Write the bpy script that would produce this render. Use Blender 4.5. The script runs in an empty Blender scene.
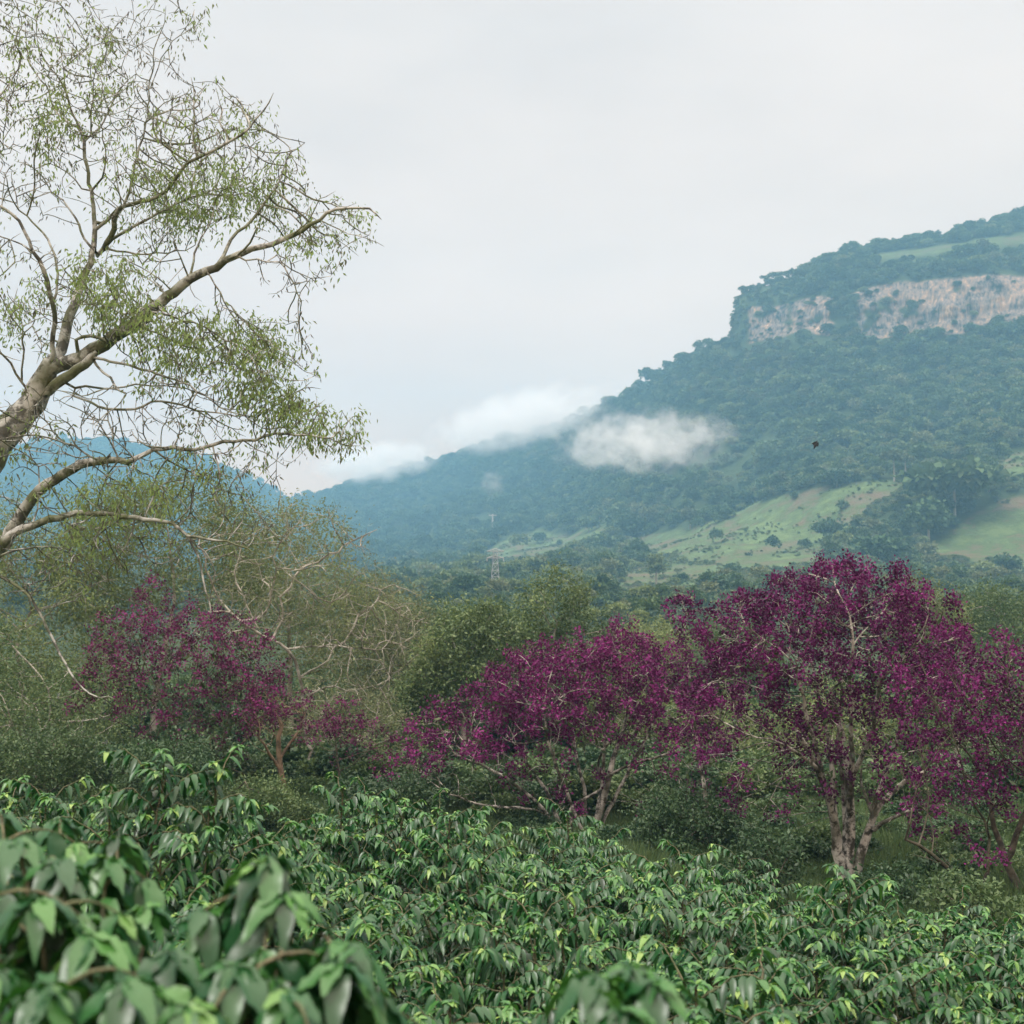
import bpy, math, random
import numpy as np
from mathutils import Vector

R = math.radians
rng = np.random.default_rng(7)
random.seed(7)
sc = bpy.context.scene
col = sc.collection

# ------------------------------------------------------------------ camera
F = 1280.0
PITCH = math.atan(88 / F)
cd = bpy.data.cameras.new('camera')
cd.sensor_width = 36
cd.lens = 45
cd.clip_start = 0.05
cd.clip_end = 20000
cd.dof.use_dof = True
cd.dof.focus_distance = 16
cd.dof.aperture_fstop = 3.4
cam = bpy.data.objects.new('camera', cd)
cam.rotation_euler = (R(90) + PITCH, 0, 0)
col.objects.link(cam)
sc.camera = cam
CP, SP = math.cos(PITCH), math.sin(PITCH)


def P(px, py, Y):
    """world point seen at picture position px, py at depth Y"""
    u = (px - 512) / F
    v = (512 - py) / F
    k = Y / (CP - v * SP)
    return np.array([u * k, Y, (SP + v * CP) * k])


def Pv(px, py, Y):
    px, py, Y = np.broadcast_arrays(np.asarray(px, float), np.asarray(py, float), np.asarray(Y, float))
    u = (px - 512) / F
    v = (512 - py) / F
    k = Y / (CP - v * SP)
    return np.stack([u * k, Y, (SP + v * CP) * k], -1)


# ------------------------------------------------------------------ tagging
def tag(o, label=None, cat=None, group=None, kind=None):
    if label:
        o['label'] = label
    if cat:
        o['category'] = cat
    if group:
        o['group'] = group
    if kind:
        o['kind'] = kind
    return o


def empty(name, loc, label, cat, group=None):
    o = bpy.data.objects.new(name, None)
    o.location = loc
    o.empty_display_size = 0.3
    col.objects.link(o)
    return tag(o, label, cat, group)


def copy_tree(o, parent=None):
    c = o.copy()
    col.objects.link(c)
    if parent is not None:
        c.parent = parent
    for ch in list(o.children):
        copy_tree(ch, c)
    return c


# ------------------------------------------------------------------ mesh helpers
def mesh_obj(name, V, faces, mat, parent=None, attrs=None, smooth=True, link=True):
    """V (n,3); faces: list of int arrays (m,k)"""
    me = bpy.data.meshes.new(name)
    V = np.ascontiguousarray(V, np.float32)
    me.vertices.add(len(V))
    me.vertices.foreach_set('co', V.ravel())
    faces = [np.asarray(f, np.int32) for f in faces if len(f)]
    loops = np.concatenate([f.ravel() for f in faces])
    tot = np.concatenate([np.full(len(f), f.shape[1], np.int32) for f in faces])
    start = np.concatenate([[0], np.cumsum(tot)[:-1]]).astype(np.int32)
    me.loops.add(len(loops))
    me.loops.foreach_set('vertex_index', loops)
    me.polygons.add(len(tot))
    me.polygons.foreach_set('loop_start', start)
    me.polygons.foreach_set('loop_total', tot)
    if smooth:
        me.polygons.foreach_set('use_smooth', np.ones(len(tot), bool))
    me.update(calc_edges=True)
    me.validate()
    if attrs:
        for k, a in attrs.items():
            at = me.attributes.new(k, 'FLOAT', 'POINT')
            at.data.foreach_set('value', np.ascontiguousarray(a, np.float32))
    if mat:
        me.materials.append(mat)
    o = bpy.data.objects.new(name, me)
    if link:
        col.objects.link(o)
    if parent is not None:
        o.parent = parent
    return o


def vnoise(x, y, seed=0):
    """smooth 2-D value noise, vectorised"""
    xi = np.floor(x).astype(np.int64)
    yi = np.floor(y).astype(np.int64)
    xf, yf = x - xi, y - yi

    def h(a, b):
        n = (a * 374761393 + b * 668265263 + seed * 1442695041) & 0xffffffff
        n = ((n ^ (n >> 13)) * 1274126177) & 0xffffffff
        n = n ^ (n >> 16)
        return (n & 0xffff) / 65535.0
    u = xf * xf * (3 - 2 * xf)
    v = yf * yf * (3 - 2 * yf)
    return (h(xi, yi) * (1 - u) + h(xi + 1, yi) * u) * (1 - v) + (h(xi, yi + 1) * (1 - u) + h(xi + 1, yi + 1) * u) * v


def fbm(x, y, seed=0, octv=4):
    s, a, t = 0, 1.0, 0
    for i in range(octv):
        s = s + a * (vnoise(x * 2 ** i, y * 2 ** i, seed + i * 17) * 2 - 1)
        t += a
        a *= 0.5
    return s / t


# ------------------------------------------------------------------ materials
def new_mat(name):
    m = bpy.data.materials.new(name)
    m.use_nodes = True
    nt = m.node_tree
    nt.nodes.clear()
    return m, nt, nt.nodes, nt.links


def ramp(nt, stops):
    n = nt.nodes.new('ShaderNodeValToRGB')
    e = n.color_ramp.elements
    while len(e) < len(stops):
        e.new(0.5)
    for i, (p, c) in enumerate(stops):
        e[i].position = p
        e[i].color = (*c, 1)
    return n


def leaf_mat(name, stops, rough=0.45, trans=0.3, spec=0.4, rnd=0.0, tcol=None):
    m, nt, N, L = new_mat(name)
    at = N.new('ShaderNodeAttribute')
    at.attribute_name = 'var'
    fac = at.outputs['Fac']
    if rnd:
        oi = N.new('ShaderNodeObjectInfo')
        mm = N.new('ShaderNodeMath')
        mm.operation = 'MULTIPLY_ADD'
        mm.inputs[1].default_value = rnd
        L.new(oi.outputs['Random'], mm.inputs[0])
        m2 = N.new('ShaderNodeMath')
        m2.operation = 'MULTIPLY'
        m2.inputs[1].default_value = 1 - rnd
        L.new(fac, m2.inputs[0])
        L.new(m2.outputs[0], mm.inputs[2])
        fac = mm.outputs[0]
    r = ramp(nt, stops)
    L.new(fac, r.inputs[0])
    b = N.new('ShaderNodeBsdfPrincipled')
    b.inputs['Roughness'].default_value = rough
    b.inputs['Specular IOR Level'].default_value = spec
    L.new(r.outputs[0], b.inputs['Base Color'])
    t = N.new('ShaderNodeBsdfTranslucent')
    if tcol:
        mx = N.new('ShaderNodeMix')
        mx.data_type = 'RGBA'
        mx.blend_type = 'MULTIPLY'
        mx.inputs[0].default_value = 1
        L.new(r.outputs[0], mx.inputs[6])
        mx.inputs[7].default_value = (*tcol, 1)
        L.new(mx.outputs[2], t.inputs[0])
    else:
        L.new(r.outputs[0], t.inputs[0])
    ms = N.new('ShaderNodeMixShader')
    ms.inputs[0].default_value = trans
    L.new(b.outputs[0], ms.inputs[1])
    L.new(t.outputs[0], ms.inputs[2])
    o = N.new('ShaderNodeOutputMaterial')
    L.new(ms.outputs[0], o.inputs[0])
    return m


def bark_mat(name, c1, c2, c3, scale=6.0, moss=0.5):
    """c1 dark bark, c2 light bark/lichen, c3 moss"""
    m, nt, N, L = new_mat(name)
    tc = N.new('ShaderNodeTexCoord')
    n1 = N.new('ShaderNodeTexNoise')
    n1.inputs['Scale'].default_value = scale
    n1.inputs['Detail'].default_value = 6
    n1.inputs['Roughness'].default_value = 0.65
    L.new(tc.outputs['Object'], n1.inputs['Vector'])
    r1 = ramp(nt, [(0.44, c1), (0.55, c2)])
    L.new(n1.outputs['Fac'], r1.inputs[0])
    n2 = N.new('ShaderNodeTexNoise')
    n2.inputs['Scale'].default_value = scale * 0.35
    n2.inputs['Detail'].default_value = 5
    L.new(tc.outputs['Object'], n2.inputs['Vector'])
    r2 = ramp(nt, [(0.45, (0, 0, 0)), (0.62, (moss, moss, moss))])
    L.new(n2.outputs['Fac'], r2.inputs[0])
    mx = N.new('ShaderNodeMix')
    mx.data_type = 'RGBA'
    L.new(r2.outputs[0], mx.inputs[0])
    L.new(r1.outputs[0], mx.inputs[6])
    mx.inputs[7].default_value = (*c3, 1)
    b = N.new('ShaderNodeBsdfPrincipled')
    b.inputs['Roughness'].default_value = 0.85
    L.new(mx.outputs[2], b.inputs['Base Color'])
    bp = N.new('ShaderNodeBump')
    bp.inputs['Strength'].default_value = 0.9
    bp.inputs['Distance'].default_value = 0.03
    L.new(n1.outputs['Fac'], bp.inputs['Height'])
    L.new(bp.outputs[0], b.inputs['Normal'])
    o = N.new('ShaderNodeOutputMaterial')
    L.new(b.outputs[0], o.inputs[0])
    return m


def plain_mat(name, c, rough=0.7, noise=0.3, scale=8):
    m, nt, N, L = new_mat(name)
    n1 = N.new('ShaderNodeTexNoise')
    n1.inputs['Scale'].default_value = scale
    n1.inputs['Detail'].default_value = 4
    tc = N.new('ShaderNodeTexCoord')
    L.new(tc.outputs['Object'], n1.inputs['Vector'])
    r1 = ramp(nt, [(0.3, tuple(x * (1 - noise) for x in c)), (0.7, tuple(min(1, x * (1 + noise)) for x in c))])
    L.new(n1.outputs['Fac'], r1.inputs[0])
    b = N.new('ShaderNodeBsdfPrincipled')
    b.inputs['Roughness'].default_value = rough
    L.new(r1.outputs[0], b.inputs['Base Color'])
    o = N.new('ShaderNodeOutputMaterial')
    L.new(b.outputs[0], o.inputs[0])
    return m


M = {}
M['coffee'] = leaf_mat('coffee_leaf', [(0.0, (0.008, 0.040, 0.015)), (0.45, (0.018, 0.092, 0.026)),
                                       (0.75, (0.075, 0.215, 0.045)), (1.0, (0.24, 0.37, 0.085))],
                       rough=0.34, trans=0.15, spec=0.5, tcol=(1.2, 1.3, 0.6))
M['coffee_wood'] = bark_mat('coffee_wood', (0.07, 0.065, 0.035), (0.15, 0.14, 0.08), (0.07, 0.11, 0.04), 20, 0.6)
M['bloom'] = leaf_mat('purple_bloom', [(0.0, (0.048, 0.009, 0.040)), (0.5, (0.108, 0.011, 0.084)), (1.0, (0.21, 0.026, 0.16))],
                      rough=0.6, trans=0.25, spec=0.2)
M['bloom_bright'] = leaf_mat('bright_purple_bloom', [(0.0, (0.065, 0.009, 0.046)), (0.5, (0.13, 0.012, 0.094)), (1.0, (0.245, 0.03, 0.178))], rough=0.6, trans=0.25, spec=0.2)
M['mid_tree'] = leaf_mat('mid_tree_leaf', [(0.0, (0.055, 0.095, 0.04)), (0.5, (0.105, 0.165, 0.062)), (1.0, (0.20, 0.27, 0.095))], rough=0.5, trans=0.3)
M['bloom_dull'] = leaf_mat('dull_purple_bloom', [(0.0, (0.06, 0.016, 0.035)), (0.5, (0.12, 0.017, 0.08)), (1.0, (0.22, 0.03, 0.15))],
                           rough=0.6, trans=0.25, spec=0.2)
M['tree_green'] = leaf_mat('flowering_tree_leaf', [(0.0, (0.022, 0.04, 0.018)), (0.6, (0.05, 0.085, 0.03)), (1.0, (0.11, 0.15, 0.05))],
                           rough=0.5, trans=0.3)
M['mossy_leaf'] = leaf_mat('mossy_tree_leaf', [(0.0, (0.12, 0.11, 0.10)), (0.3, (0.16, 0.185, 0.09)), (0.7, (0.24, 0.345, 0.11)), (1.0, (0.33, 0.45, 0.15))],
                           rough=0.5, trans=0.55, spec=0.2)
M['feather'] = leaf_mat('feathery_leaf', [(0.0, (0.085, 0.12, 0.048)), (0.5, (0.165, 0.22, 0.08)), (1.0, (0.27, 0.32, 0.12))],
                        rough=0.6, trans=0.35, rnd=0.3)
M['olive'] = leaf_mat('olive_leaf', [(0.0, (0.085, 0.10, 0.055)), (0.5, (0.15, 0.18, 0.085)), (1.0, (0.24, 0.28, 0.13))],
                      rough=0.6, trans=0.35)
M['broad'] = leaf_mat('broad_leaf', [(0.0, (0.042, 0.078, 0.035)), (0.5, (0.08, 0.14, 0.052)), (1.0, (0.17, 0.235, 0.08))],
                      rough=0.5, trans=0.3, rnd=0.35)
M['dark_shrub'] = leaf_mat('dark_shrub_leaf', [(0.0, (0.022, 0.05, 0.025)), (0.5, (0.046, 0.098, 0.042)), (1.0, (0.10, 0.17, 0.065))],
                           rough=0.5, trans=0.25, rnd=0.3)
M['forest'] = leaf_mat('forest_leaf', [(0.0, (0.03, 0.06, 0.032)), (0.35, (0.055, 0.105, 0.046)), (0.7, (0.10, 0.16, 0.068)), (1.0, (0.20, 0.235, 0.12))],
                       rough=0.7, trans=0.2, spec=0.15, rnd=0.62)
M['forest_pale'] = leaf_mat('pale_forest_leaf', [(0.0, (0.07, 0.09, 0.05)), (0.5, (0.10, 0.13, 0.06)), (1.0, (0.17, 0.19, 0.09))],
                            rough=0.7, trans=0.2, spec=0.15, rnd=0.3)
M['bark_pale'] = bark_mat('pale_lichen_bark', (0.035, 0.03, 0.022), (0.46, 0.44, 0.39), (0.05, 0.05, 0.026), 5.0, 0.85)
M['bark_mossy'] = bark_mat('mossy_bark', (0.075, 0.075, 0.062), (0.38, 0.39, 0.365), (0.085, 0.10, 0.036), 5.0, 0.9)
M['bark_bare'] = bark_mat('bare_pale_bark', (0.16, 0.15, 0.12), (0.42, 0.40, 0.35), (0.12, 0.13, 0.075), 2.5, 0.5)
M['bark_brown'] = bark_mat('brown_bark', (0.07, 0.045, 0.028), (0.20, 0.14, 0.09), (0.10, 0.10, 0.05), 4, 0.3)
M['bark_dark'] = bark_mat('dark_bark', (0.035, 0.028, 0.02), (0.11, 0.095, 0.07), (0.06, 0.07, 0.03), 4, 0.5)
M['trunk_far'] = plain_mat('far_trunk', (0.28, 0.26, 0.21))
M['steel'] = plain_mat('galvanised_steel', (0.36, 0.37, 0.37), 0.6, 0.1)
M['pole'] = plain_mat('pole_concrete', (0.45, 0.43, 0.40), 0.8, 0.15)
M['bird'] = plain_mat('black_feathers', (0.012, 0.012, 0.014), 0.6, 0.2, 20)


# ground
def ground_mat():
    m, nt, N, L = new_mat('grassy_soil')
    tc = N.new('ShaderNodeTexCoord')
    n1 = N.new('ShaderNodeTexNoise')
    n1.inputs['Scale'].default_value = 0.35
    n1.inputs['Detail'].default_value = 8
    n1.inputs['Roughness'].default_value = 0.65
    L.new(tc.outputs['Object'], n1.inputs['Vector'])
    r = ramp(nt, [(0.3, (0.045, 0.055, 0.025)), (0.5, (0.065, 0.11, 0.04)), (0.75, (0.10, 0.16, 0.06))])
    L.new(n1.outputs['Fac'], r.inputs[0])
    n2 = N.new('ShaderNodeTexNoise')
    n2.inputs['Scale'].default_value = 9
    n2.inputs['Detail'].default_value = 6
    L.new(tc.outputs['Object'], n2.inputs['Vector'])
    mx = N.new('ShaderNodeMix')
    mx.data_type = 'RGBA'
    mx.blend_type = 'OVERLAY'
    mx.inputs[0].default_value = 0.7
    L.new(r.outputs[0], mx.inputs[6])
    L.new(n2.outputs['Color'], mx.inputs[7])
    hs = N.new('ShaderNodeHueSaturation')
    hs.inputs['Saturation'].default_value = 0.9
    L.new(mx.outputs[2], hs.inputs['Color'])
    b = N.new('ShaderNodeBsdfPrincipled')
    b.inputs['Roughness'].default_value = 0.95
    b.inputs['Specular IOR Level'].default_value = 0.1
    L.new(hs.outputs[0], b.inputs['Base Color'])
    bp = N.new('ShaderNodeBump')
    bp.inputs['Strength'].default_value = 0.8
    bp.inputs['Distance'].default_value = 0.1
    L.new(n2.outputs['Fac'], bp.inputs['Height'])
    L.new(bp.outputs[0], b.inputs['Normal'])
    o = N.new('ShaderNodeOutputMaterial')
    L.new(b.outputs[0], o.inputs[0])
    return m


M['ground'] = ground_mat()


def mountain_mat():
    m, nt, N, L = new_mat('mountain_ground')
    tc = N.new('ShaderNodeTexCoord')

    def noise(scale, detail=6, rough=0.6, vec=None):
        n = N.new('ShaderNodeTexNoise')
        n.inputs['Scale'].default_value = scale
        n.inputs['Detail'].default_value = detail
        n.inputs['Roughness'].default_value = rough
        L.new(vec or tc.outputs['Object'], n.inputs['Vector'])
        return n

    def attr(nm):
        a = N.new('ShaderNodeAttribute')
        a.attribute_name = nm
        return a.outputs['Fac']

    def mix(f, a, b):
        x = N.new('ShaderNodeMix')
        x.data_type = 'RGBA'
        L.new(f, x.inputs[0])
        for s, i in ((a, 6), (b, 7)):
            L.new(s, x.inputs[i])
        return x.outputs[2]
    # forest floor
    rf = ramp(nt, [(0.35, (0.03, 0.05, 0.022)), (0.65, (0.05, 0.075, 0.03))])
    L.new(noise(0.05).outputs['Fac'], rf.inputs[0])
    # meadow: green pasture with rusty brown patches
    rm = ramp(nt, [(0.34, (0.14, 0.10, 0.07)), (0.44, (0.12, 0.115, 0.065)), (0.50, (0.075, 0.115, 0.045)), (0.58, (0.115, 0.165, 0.065)), (0.72, (0.155, 0.21, 0.08))])
    L.new(noise(0.045, 10, 0.78).outputs['Fac'], rm.inputs[0])
    # cliff: pale rock, vertical streaks and cracks over broad patches of colour
    mp = N.new('ShaderNodeMapping')
    mp.inputs['Scale'].default_value = (1, 1, 0.22)
    L.new(tc.outputs['Object'], mp.inputs[0])
    fine = noise(0.42, 9, 0.7, mp.outputs[0])
    broad = noise(0.055, 6, 0.6)
    av = N.new('ShaderNodeMath')
    av.operation = 'MULTIPLY_ADD'
    av.inputs[1].default_value = 0.62
    L.new(fine.outputs['Fac'], av.inputs[0])
    a2 = N.new('ShaderNodeMath')
    a2.operation = 'MULTIPLY'
    a2.inputs[1].default_value = 0.38
    L.new(broad.outputs['Fac'], a2.inputs[0])
    L.new(a2.outputs[0], av.inputs[2])
    rc = ramp(nt, [(0.42, (0.02, 0.03, 0.026)), (0.47, (0.12, 0.105, 0.095)), (0.53, (0.24, 0.19, 0.155)), (0.58, (0.33, 0.21, 0.13)), (0.64, (0.60, 0.47, 0.34))])
    L.new(av.outputs[0], rc.inputs[0])
    c = mix(attr('meadow'), rf.outputs[0], rm.outputs[0])
    c = mix(attr('cliff'), c, rc.outputs[0])
    b = N.new('ShaderNodeBsdfPrincipled')
    b.inputs['Roughness'].default_value = 0.95
    b.inputs['Specular IOR Level'].default_value = 0.1
    L.new(c, b.inputs['Base Color'])
    bp = N.new('ShaderNodeBump')
    bp.inputs['Strength'].default_value = 0.9
    bp.inputs['Distance'].default_value = 2.5
    L.new(noise(0.16, 7, 0.65, mp.outputs[0]).outputs['Fac'], bp.inputs['Height'])
    L.new(bp.outputs[0], b.inputs['Normal'])
    o = N.new('ShaderNodeOutputMaterial')
    L.new(b.outputs[0], o.inputs[0])
    return m


M['mountain'] = mountain_mat()

# ------------------------------------------------------------------ near ground
TOPS = [(130, 752, 8), (60, 790, 8.5), (15, 800, 9), (180, 790, 7.5), (240, 835, 9), (330, 815, 13), (400, 820, 14), (480, 836, 14.5),
        (560, 842, 15), (640, 850, 16), (700, 868, 16), (760, 888, 15), (850, 915, 13.5), (930, 935, 13), (1010, 930, 11),
        (430, 900, 9.5), (520, 900, 9.5), (600, 900, 10), (450, 980, 7), (560, 965, 7.5), (720, 970, 7.5), (820, 965, 7.5),
        (900, 990, 7), (1000, 975, 7.5), (330, 905, 7.5), (350, 855, 10), (700, 1015, 6), (980, 1024, 6), (-80, 800, 8.5), (1120, 960, 9),
        (180, 800, 10.5), (100, 800, 11.5)]
BUSH_H = 1.75
pts = []
for px, py, Y in TOPS:
    p = P(px, py, Y)
    p[2] -= BUSH_H
    pts.append(p)
for x, Y, z in [(0, 0, -1.6), (-3, 0, -1.5), (3, 0, -1.7), (0, -12, -1.2), (-8, -6, -1.0), (8, -6, -2.0), (-1, 3, -2.3), (0.3, 3, -2.4), (2, 3, -2.7),
                (-2.5, 4.5, -2.4), (1.5, 5, -3.2), (6, 4, -3.6), (-6, 3, -2.0), (-9, 20, -4.4), (-14, 16, -3.6), (-14, 26, -4.6), (-3, 21, -5.0)]:
    pts.append(np.array([x, Y, z]))
BASES = dict(tall_purple=P(845, 897, 24), mid_purple=P(592, 838, 33), left_purple=P(205, 802, 33), edge_purple=P(1022, 905, 20.5))
for b in BASES.values():
    pts.append(b)
for x, Y, z in [(-30, 40, -5.2), (-15, 42, -5.8), (0, 45, -6.6), (15, 45, -6.8), (30, 40, -7.2), (-50, 70, -6.0), (0, 70, -7.2), (50, 70, -7.5), (-30, 95, -7),
                (30, 95, -7.2), (0, 95, -7.2), (80, 95, -7.2), (-80, 95, -7), (14, 14, -5.4), (14, 24, -6.4), (-40, 10, -2.5), (40, 10, -6.5), (2, 20, -5.3), (-2, 27, -5.8)]:
    pts.append(np.array([x, Y, z]))
GP = np.array(pts)


def ground_z(x, y):
    x = np.asarray(x, float)
    y = np.asarray(y, float)
    sh = x.shape
    x = x.ravel()[:, None]
    y = y.ravel()[:, None]
    d2 = (x - GP[None, :, 0]) ** 2 + (y - GP[None, :, 1]) ** 2 + 0.15
    w = d2 ** -1.6
    return ((w * GP[None, :, 2]).sum(1) / w.sum(1)).reshape(sh)


gx = np.concatenate([np.linspace(-90, -16, 40)[:-1], np.linspace(-16, 16, 130), np.linspace(16, 90, 40)[1:]])
gy = np.concatenate([np.linspace(-40, -2, 20)[:-1], np.linspace(-2, 40, 170), np.linspace(40, 98, 50)[1:]])
X, Yg = np.meshgrid(gx, gy)
Z = np.concatenate([ground_z(X[i], Yg[i])[None] for i in range(len(gy))])
Z = Z + 0.10 * fbm(X * 0.7, Yg * 0.7, 3) + 0.03 * fbm(X * 3, Yg * 3, 5)


def grid_faces(nr, nc):
    i = np.arange(nr * nc).reshape(nr, nc)
    return np.stack([i[:-1, :-1], i[:-1, 1:], i[1:, 1:], i[1:, :-1]], -1).reshape(-1, 4)


tag(mesh_obj('ground', np.stack([X, Yg, Z], -1).reshape(-1, 3), [grid_faces(len(gy), len(gx))], M['ground']), kind='structure')


# ------------------------------------------------------------------ mountain
CAN = 6.0   # canopy lift, metres: the skyline is traced on the tree tops
# px: rows of (depth, py) : B foot, C meadow bottom, D meadow top, E mid forest, F cliff foot, G cliff top, H ridge
COLS = {
    -700: [(170, 612), (600, 590), (900, 570), (1300, 540), (1700, 515), (1760, 510), (2100, 480)],
    -150: [(170, 612), (700, 585), (1100, 560), (1700, 520), (2200, 485), (2260, 480), (2500, 462)],
    0:    [(170, 612), (800, 580), (1200, 555), (1800, 510), (2350, 465), (2420, 460), (2700, 451)],
    100:  [(170, 612), (850, 580), (1250, 555), (1850, 505), (2450, 455), (2520, 450), (2800, 441)],
    170:  [(170, 612), (850, 580), (1250, 555), (1850, 510), (2450, 465), (2520, 460), (2800, 451)],
    250:  [(170, 612), (900, 577), (1250, 556), (1850, 530), (2450, 500), (2520, 495), (2750, 478)],
    300:  [(170, 612), (900, 575), (1200, 555), (1800, 537), (2200, 520), (2300, 512), (2450, 498)],
    350:  [(170, 612), (850, 572), (1120, 553), (1680, 526), (2050, 502), (2140, 494), (2300, 482)],
    420:  [(170, 612), (750, 570), (1000, 550), (1500, 512), (1850, 486), (1930, 478), (2050, 464)],
    520:  [(160, 612), (600, 553), (850, 533), (1200, 490), (1500, 455), (1560, 448), (1650, 434)],
    620:  [(160, 612), (480, 557), (700, 525), (950, 466), (1180, 424), (1230, 415), (1300, 402)],
    670:  [(160, 612), (440, 556), (650, 516), (870, 448), (1080, 390), (1120, 380), (1180, 366)],
    727:  [(155, 612), (405, 553), (605, 506), (805, 432), (985, 348), (1010, 344), (1040, 336)],
    733:  [(155, 612), (402, 553), (603, 506), (803, 432), (983, 346), (1003, 340), (1036, 332)],
    738:  [(155, 612), (400, 552), (602, 505), (800, 431), (980, 340), (994, 318), (1032, 302)],
    745:  [(155, 612), (398, 552), (600, 503), (797, 430), (975, 332), (988, 306), (1033, 290)],
    775:  [(155, 612), (390, 552), (580, 497), (780, 427), (955, 323), (970, 305), (1060, 283)],
    850:  [(150, 612), (360, 560), (520, 484), (720, 420), (900, 325), (918, 298), (1110, 261)],
    900:  [(150, 612), (350, 565), (505, 479), (700, 418), (885, 328), (903, 290), (1125, 252)],
    960:  [(150, 612), (340, 572), (490, 475), (675, 418), (865, 322), (880, 286), (1140, 243)],
    1024: [(150, 612), (330, 575), (480, 470), (650, 415), (850, 312), (866, 281), (1150, 222)],
    1150: [(150, 612), (320, 575), (460, 460), (620, 400), (800, 305), (815, 270), (1100, 184)],
    1700: [(150, 612), (300, 570), (420, 450), (560, 380), (700, 290), (715, 265), (1000, 160)],
}
NT = [0, 40, 80, 150, 230, 320, 352, 420, 450, 480]     # grid row index of each control row
rowsN = NT[-1] + 1
cpx = np.array(sorted(COLS), float)
ctrl = []
for k in sorted(COLS):
    fs_ = float(np.interp(k, [350, 420, 520], [0.78, 0.87, 1.0]))
    ff_ = [1.9, 1.4, 1.18, 1.08, 1, 1, 1]
    rows = [(88.0, None)] + [(a_ * (fs_ if q_ else 1) * ff_[q_], b_) for q_, (a_, b_) in enumerate(COLS[k])]
    out = []
    for i, (Yv, py) in enumerate(rows):
        if py is None:
            u = (k - 512) / F
            out.append((u * Yv, Yv, -7.6))
        else:
            p = P(k, py, Yv)
            if i >= 3 and i != 6:
                p[2] -= CAN * (0.6 if i == 3 else 1)
            out.append(tuple(p))
    h = out[-1]
    out.append((h[0] * 1.06, h[1] * 1.06, h[2] - 40))
    out.append((h[0] * 1.14, h[1] * 1.14, h[2] - 180))
    ctrl.append(out)
ctrl = np.array(ctrl)                                   # (cols, rows, 3)
apx = np.concatenate([np.linspace(-700, -160, 60)[:-1], np.linspace(-160, 720, 330)[:-1], np.linspace(720, 1150, 260), np.linspace(1150, 1700, 50)[1:]])
rowi = np.arange(rowsN)
# monotone interpolation along each column (in row parameter), then across azimuth
tmp = np.zeros((len(cpx), rowsN, 2))


def pchip(x, y, xq):
    h = np.diff(x)
    d = np.diff(y) / h
    m = np.zeros(len(x))
    for i in range(1, len(x) - 1):
        if d[i - 1] * d[i] > 0:
            w1, w2 = 2 * h[i] + h[i - 1], h[i] + 2 * h[i - 1]
            m[i] = (w1 + w2) / (w1 / d[i - 1] + w2 / d[i])
    m[0], m[-1] = d[0], d[-1]
    k = np.clip(np.searchsorted(x, xq, side='right') - 1, 0, len(x) - 2)
    t = (xq - x[k]) / h[k]
    return ((2 * t ** 3 - 3 * t ** 2 + 1) * y[k] + (t ** 3 - 2 * t ** 2 + t) * h[k] * m[k] + (-2 * t ** 3 + 3 * t ** 2) * y[k + 1] + (t ** 3 - t ** 2) * h[k] * m[k + 1])


NTf = np.array(NT, float)
for c in range(len(cpx)):
    tmp[c, :, 0] = pchip(NTf, ctrl[c, :, 1], rowi.astype(float))
    tmp[c, :, 1] = pchip(NTf, ctrl[c, :, 2], rowi.astype(float))
MY = np.zeros((rowsN, len(apx)))
MZ = np.zeros((rowsN, len(apx)))
for r_ in range(rowsN):
    MY[r_] = pchip(cpx, tmp[:, r_, 0], apx)
    MZ[r_] = pchip(cpx, tmp[:, r_, 1], apx)
MX = (apx[None, :] - 512) / F * MY
# relief: spurs, gullies, small bumps; none at the near edge, gentle on ridge
tt = rowi[:, None] / NT[-1]
amp = np.clip((rowi[:, None] - 20) / 120, 0, 1) * np.where(rowi[:, None] > 352, np.clip(1 - (rowi[:, None] - 352) / 90, 0.3, 1), 1)
relief = 9 * fbm(MX / 150, MY / 150, 11, 3) + 4.5 * fbm(MX / 45, MY / 45, 23, 3)
gul = np.abs(fbm(MX / 110 + 0.004 * MY, MY / 420, 31, 3)) * 22 - 6
MZ = MZ + np.clip((rowi[:, None] - 60) / 60, 0, 1) * np.clip((300 - rowi[:, None]) / 60, 0, 1) * (2.2 * fbm(MX / 22, MY / 30, 15, 3) + 0.8 * fbm(MX / 7, MY / 9, 16, 2))
MZ = MZ + amp * (relief + gul * np.clip(1 - np.abs(tt - 0.5) * 2.2, 0, 1))
# crag relief on the cliff: push the rock in and out along depth
cl = np.clip(1 - np.abs(rowi[:, None] - 336) / 24.0, 0, 1)
MY2 = MY + cl * (9 * fbm(MX / 18, MZ / 60, 41, 3) + 6 * fbm(MX / 6, MZ / 25, 43, 3) + 5 * fbm(MX / 60, MZ / 7, 44, 2)) * (apx[None, :] > 735)
MX2 = MX
MV = np.stack([MX2, MY2, MZ], -1)


def screen(p):
    x, y, z = p[..., 0], p[..., 1], p[..., 2]
    dd = y * CP + z * SP
    up = -y * SP + z * CP
    return 512 + F * x / dd, 512 - F * up / dd


def inpoly(px, py, poly):
    c = np.zeros(px.shape, bool)
    n = len(poly)
    for i in range(n):
        x1, y1 = poly[i]
        x2, y2 = poly[(i + 1) % n]
        cond = ((y1 > py) != (y2 > py))
        xin = (x2 - x1) * (py - y1) / ((y2 - y1) if y2 != y1 else 1e-9) + x1
        c ^= cond & (px < xin)
    return c


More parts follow.
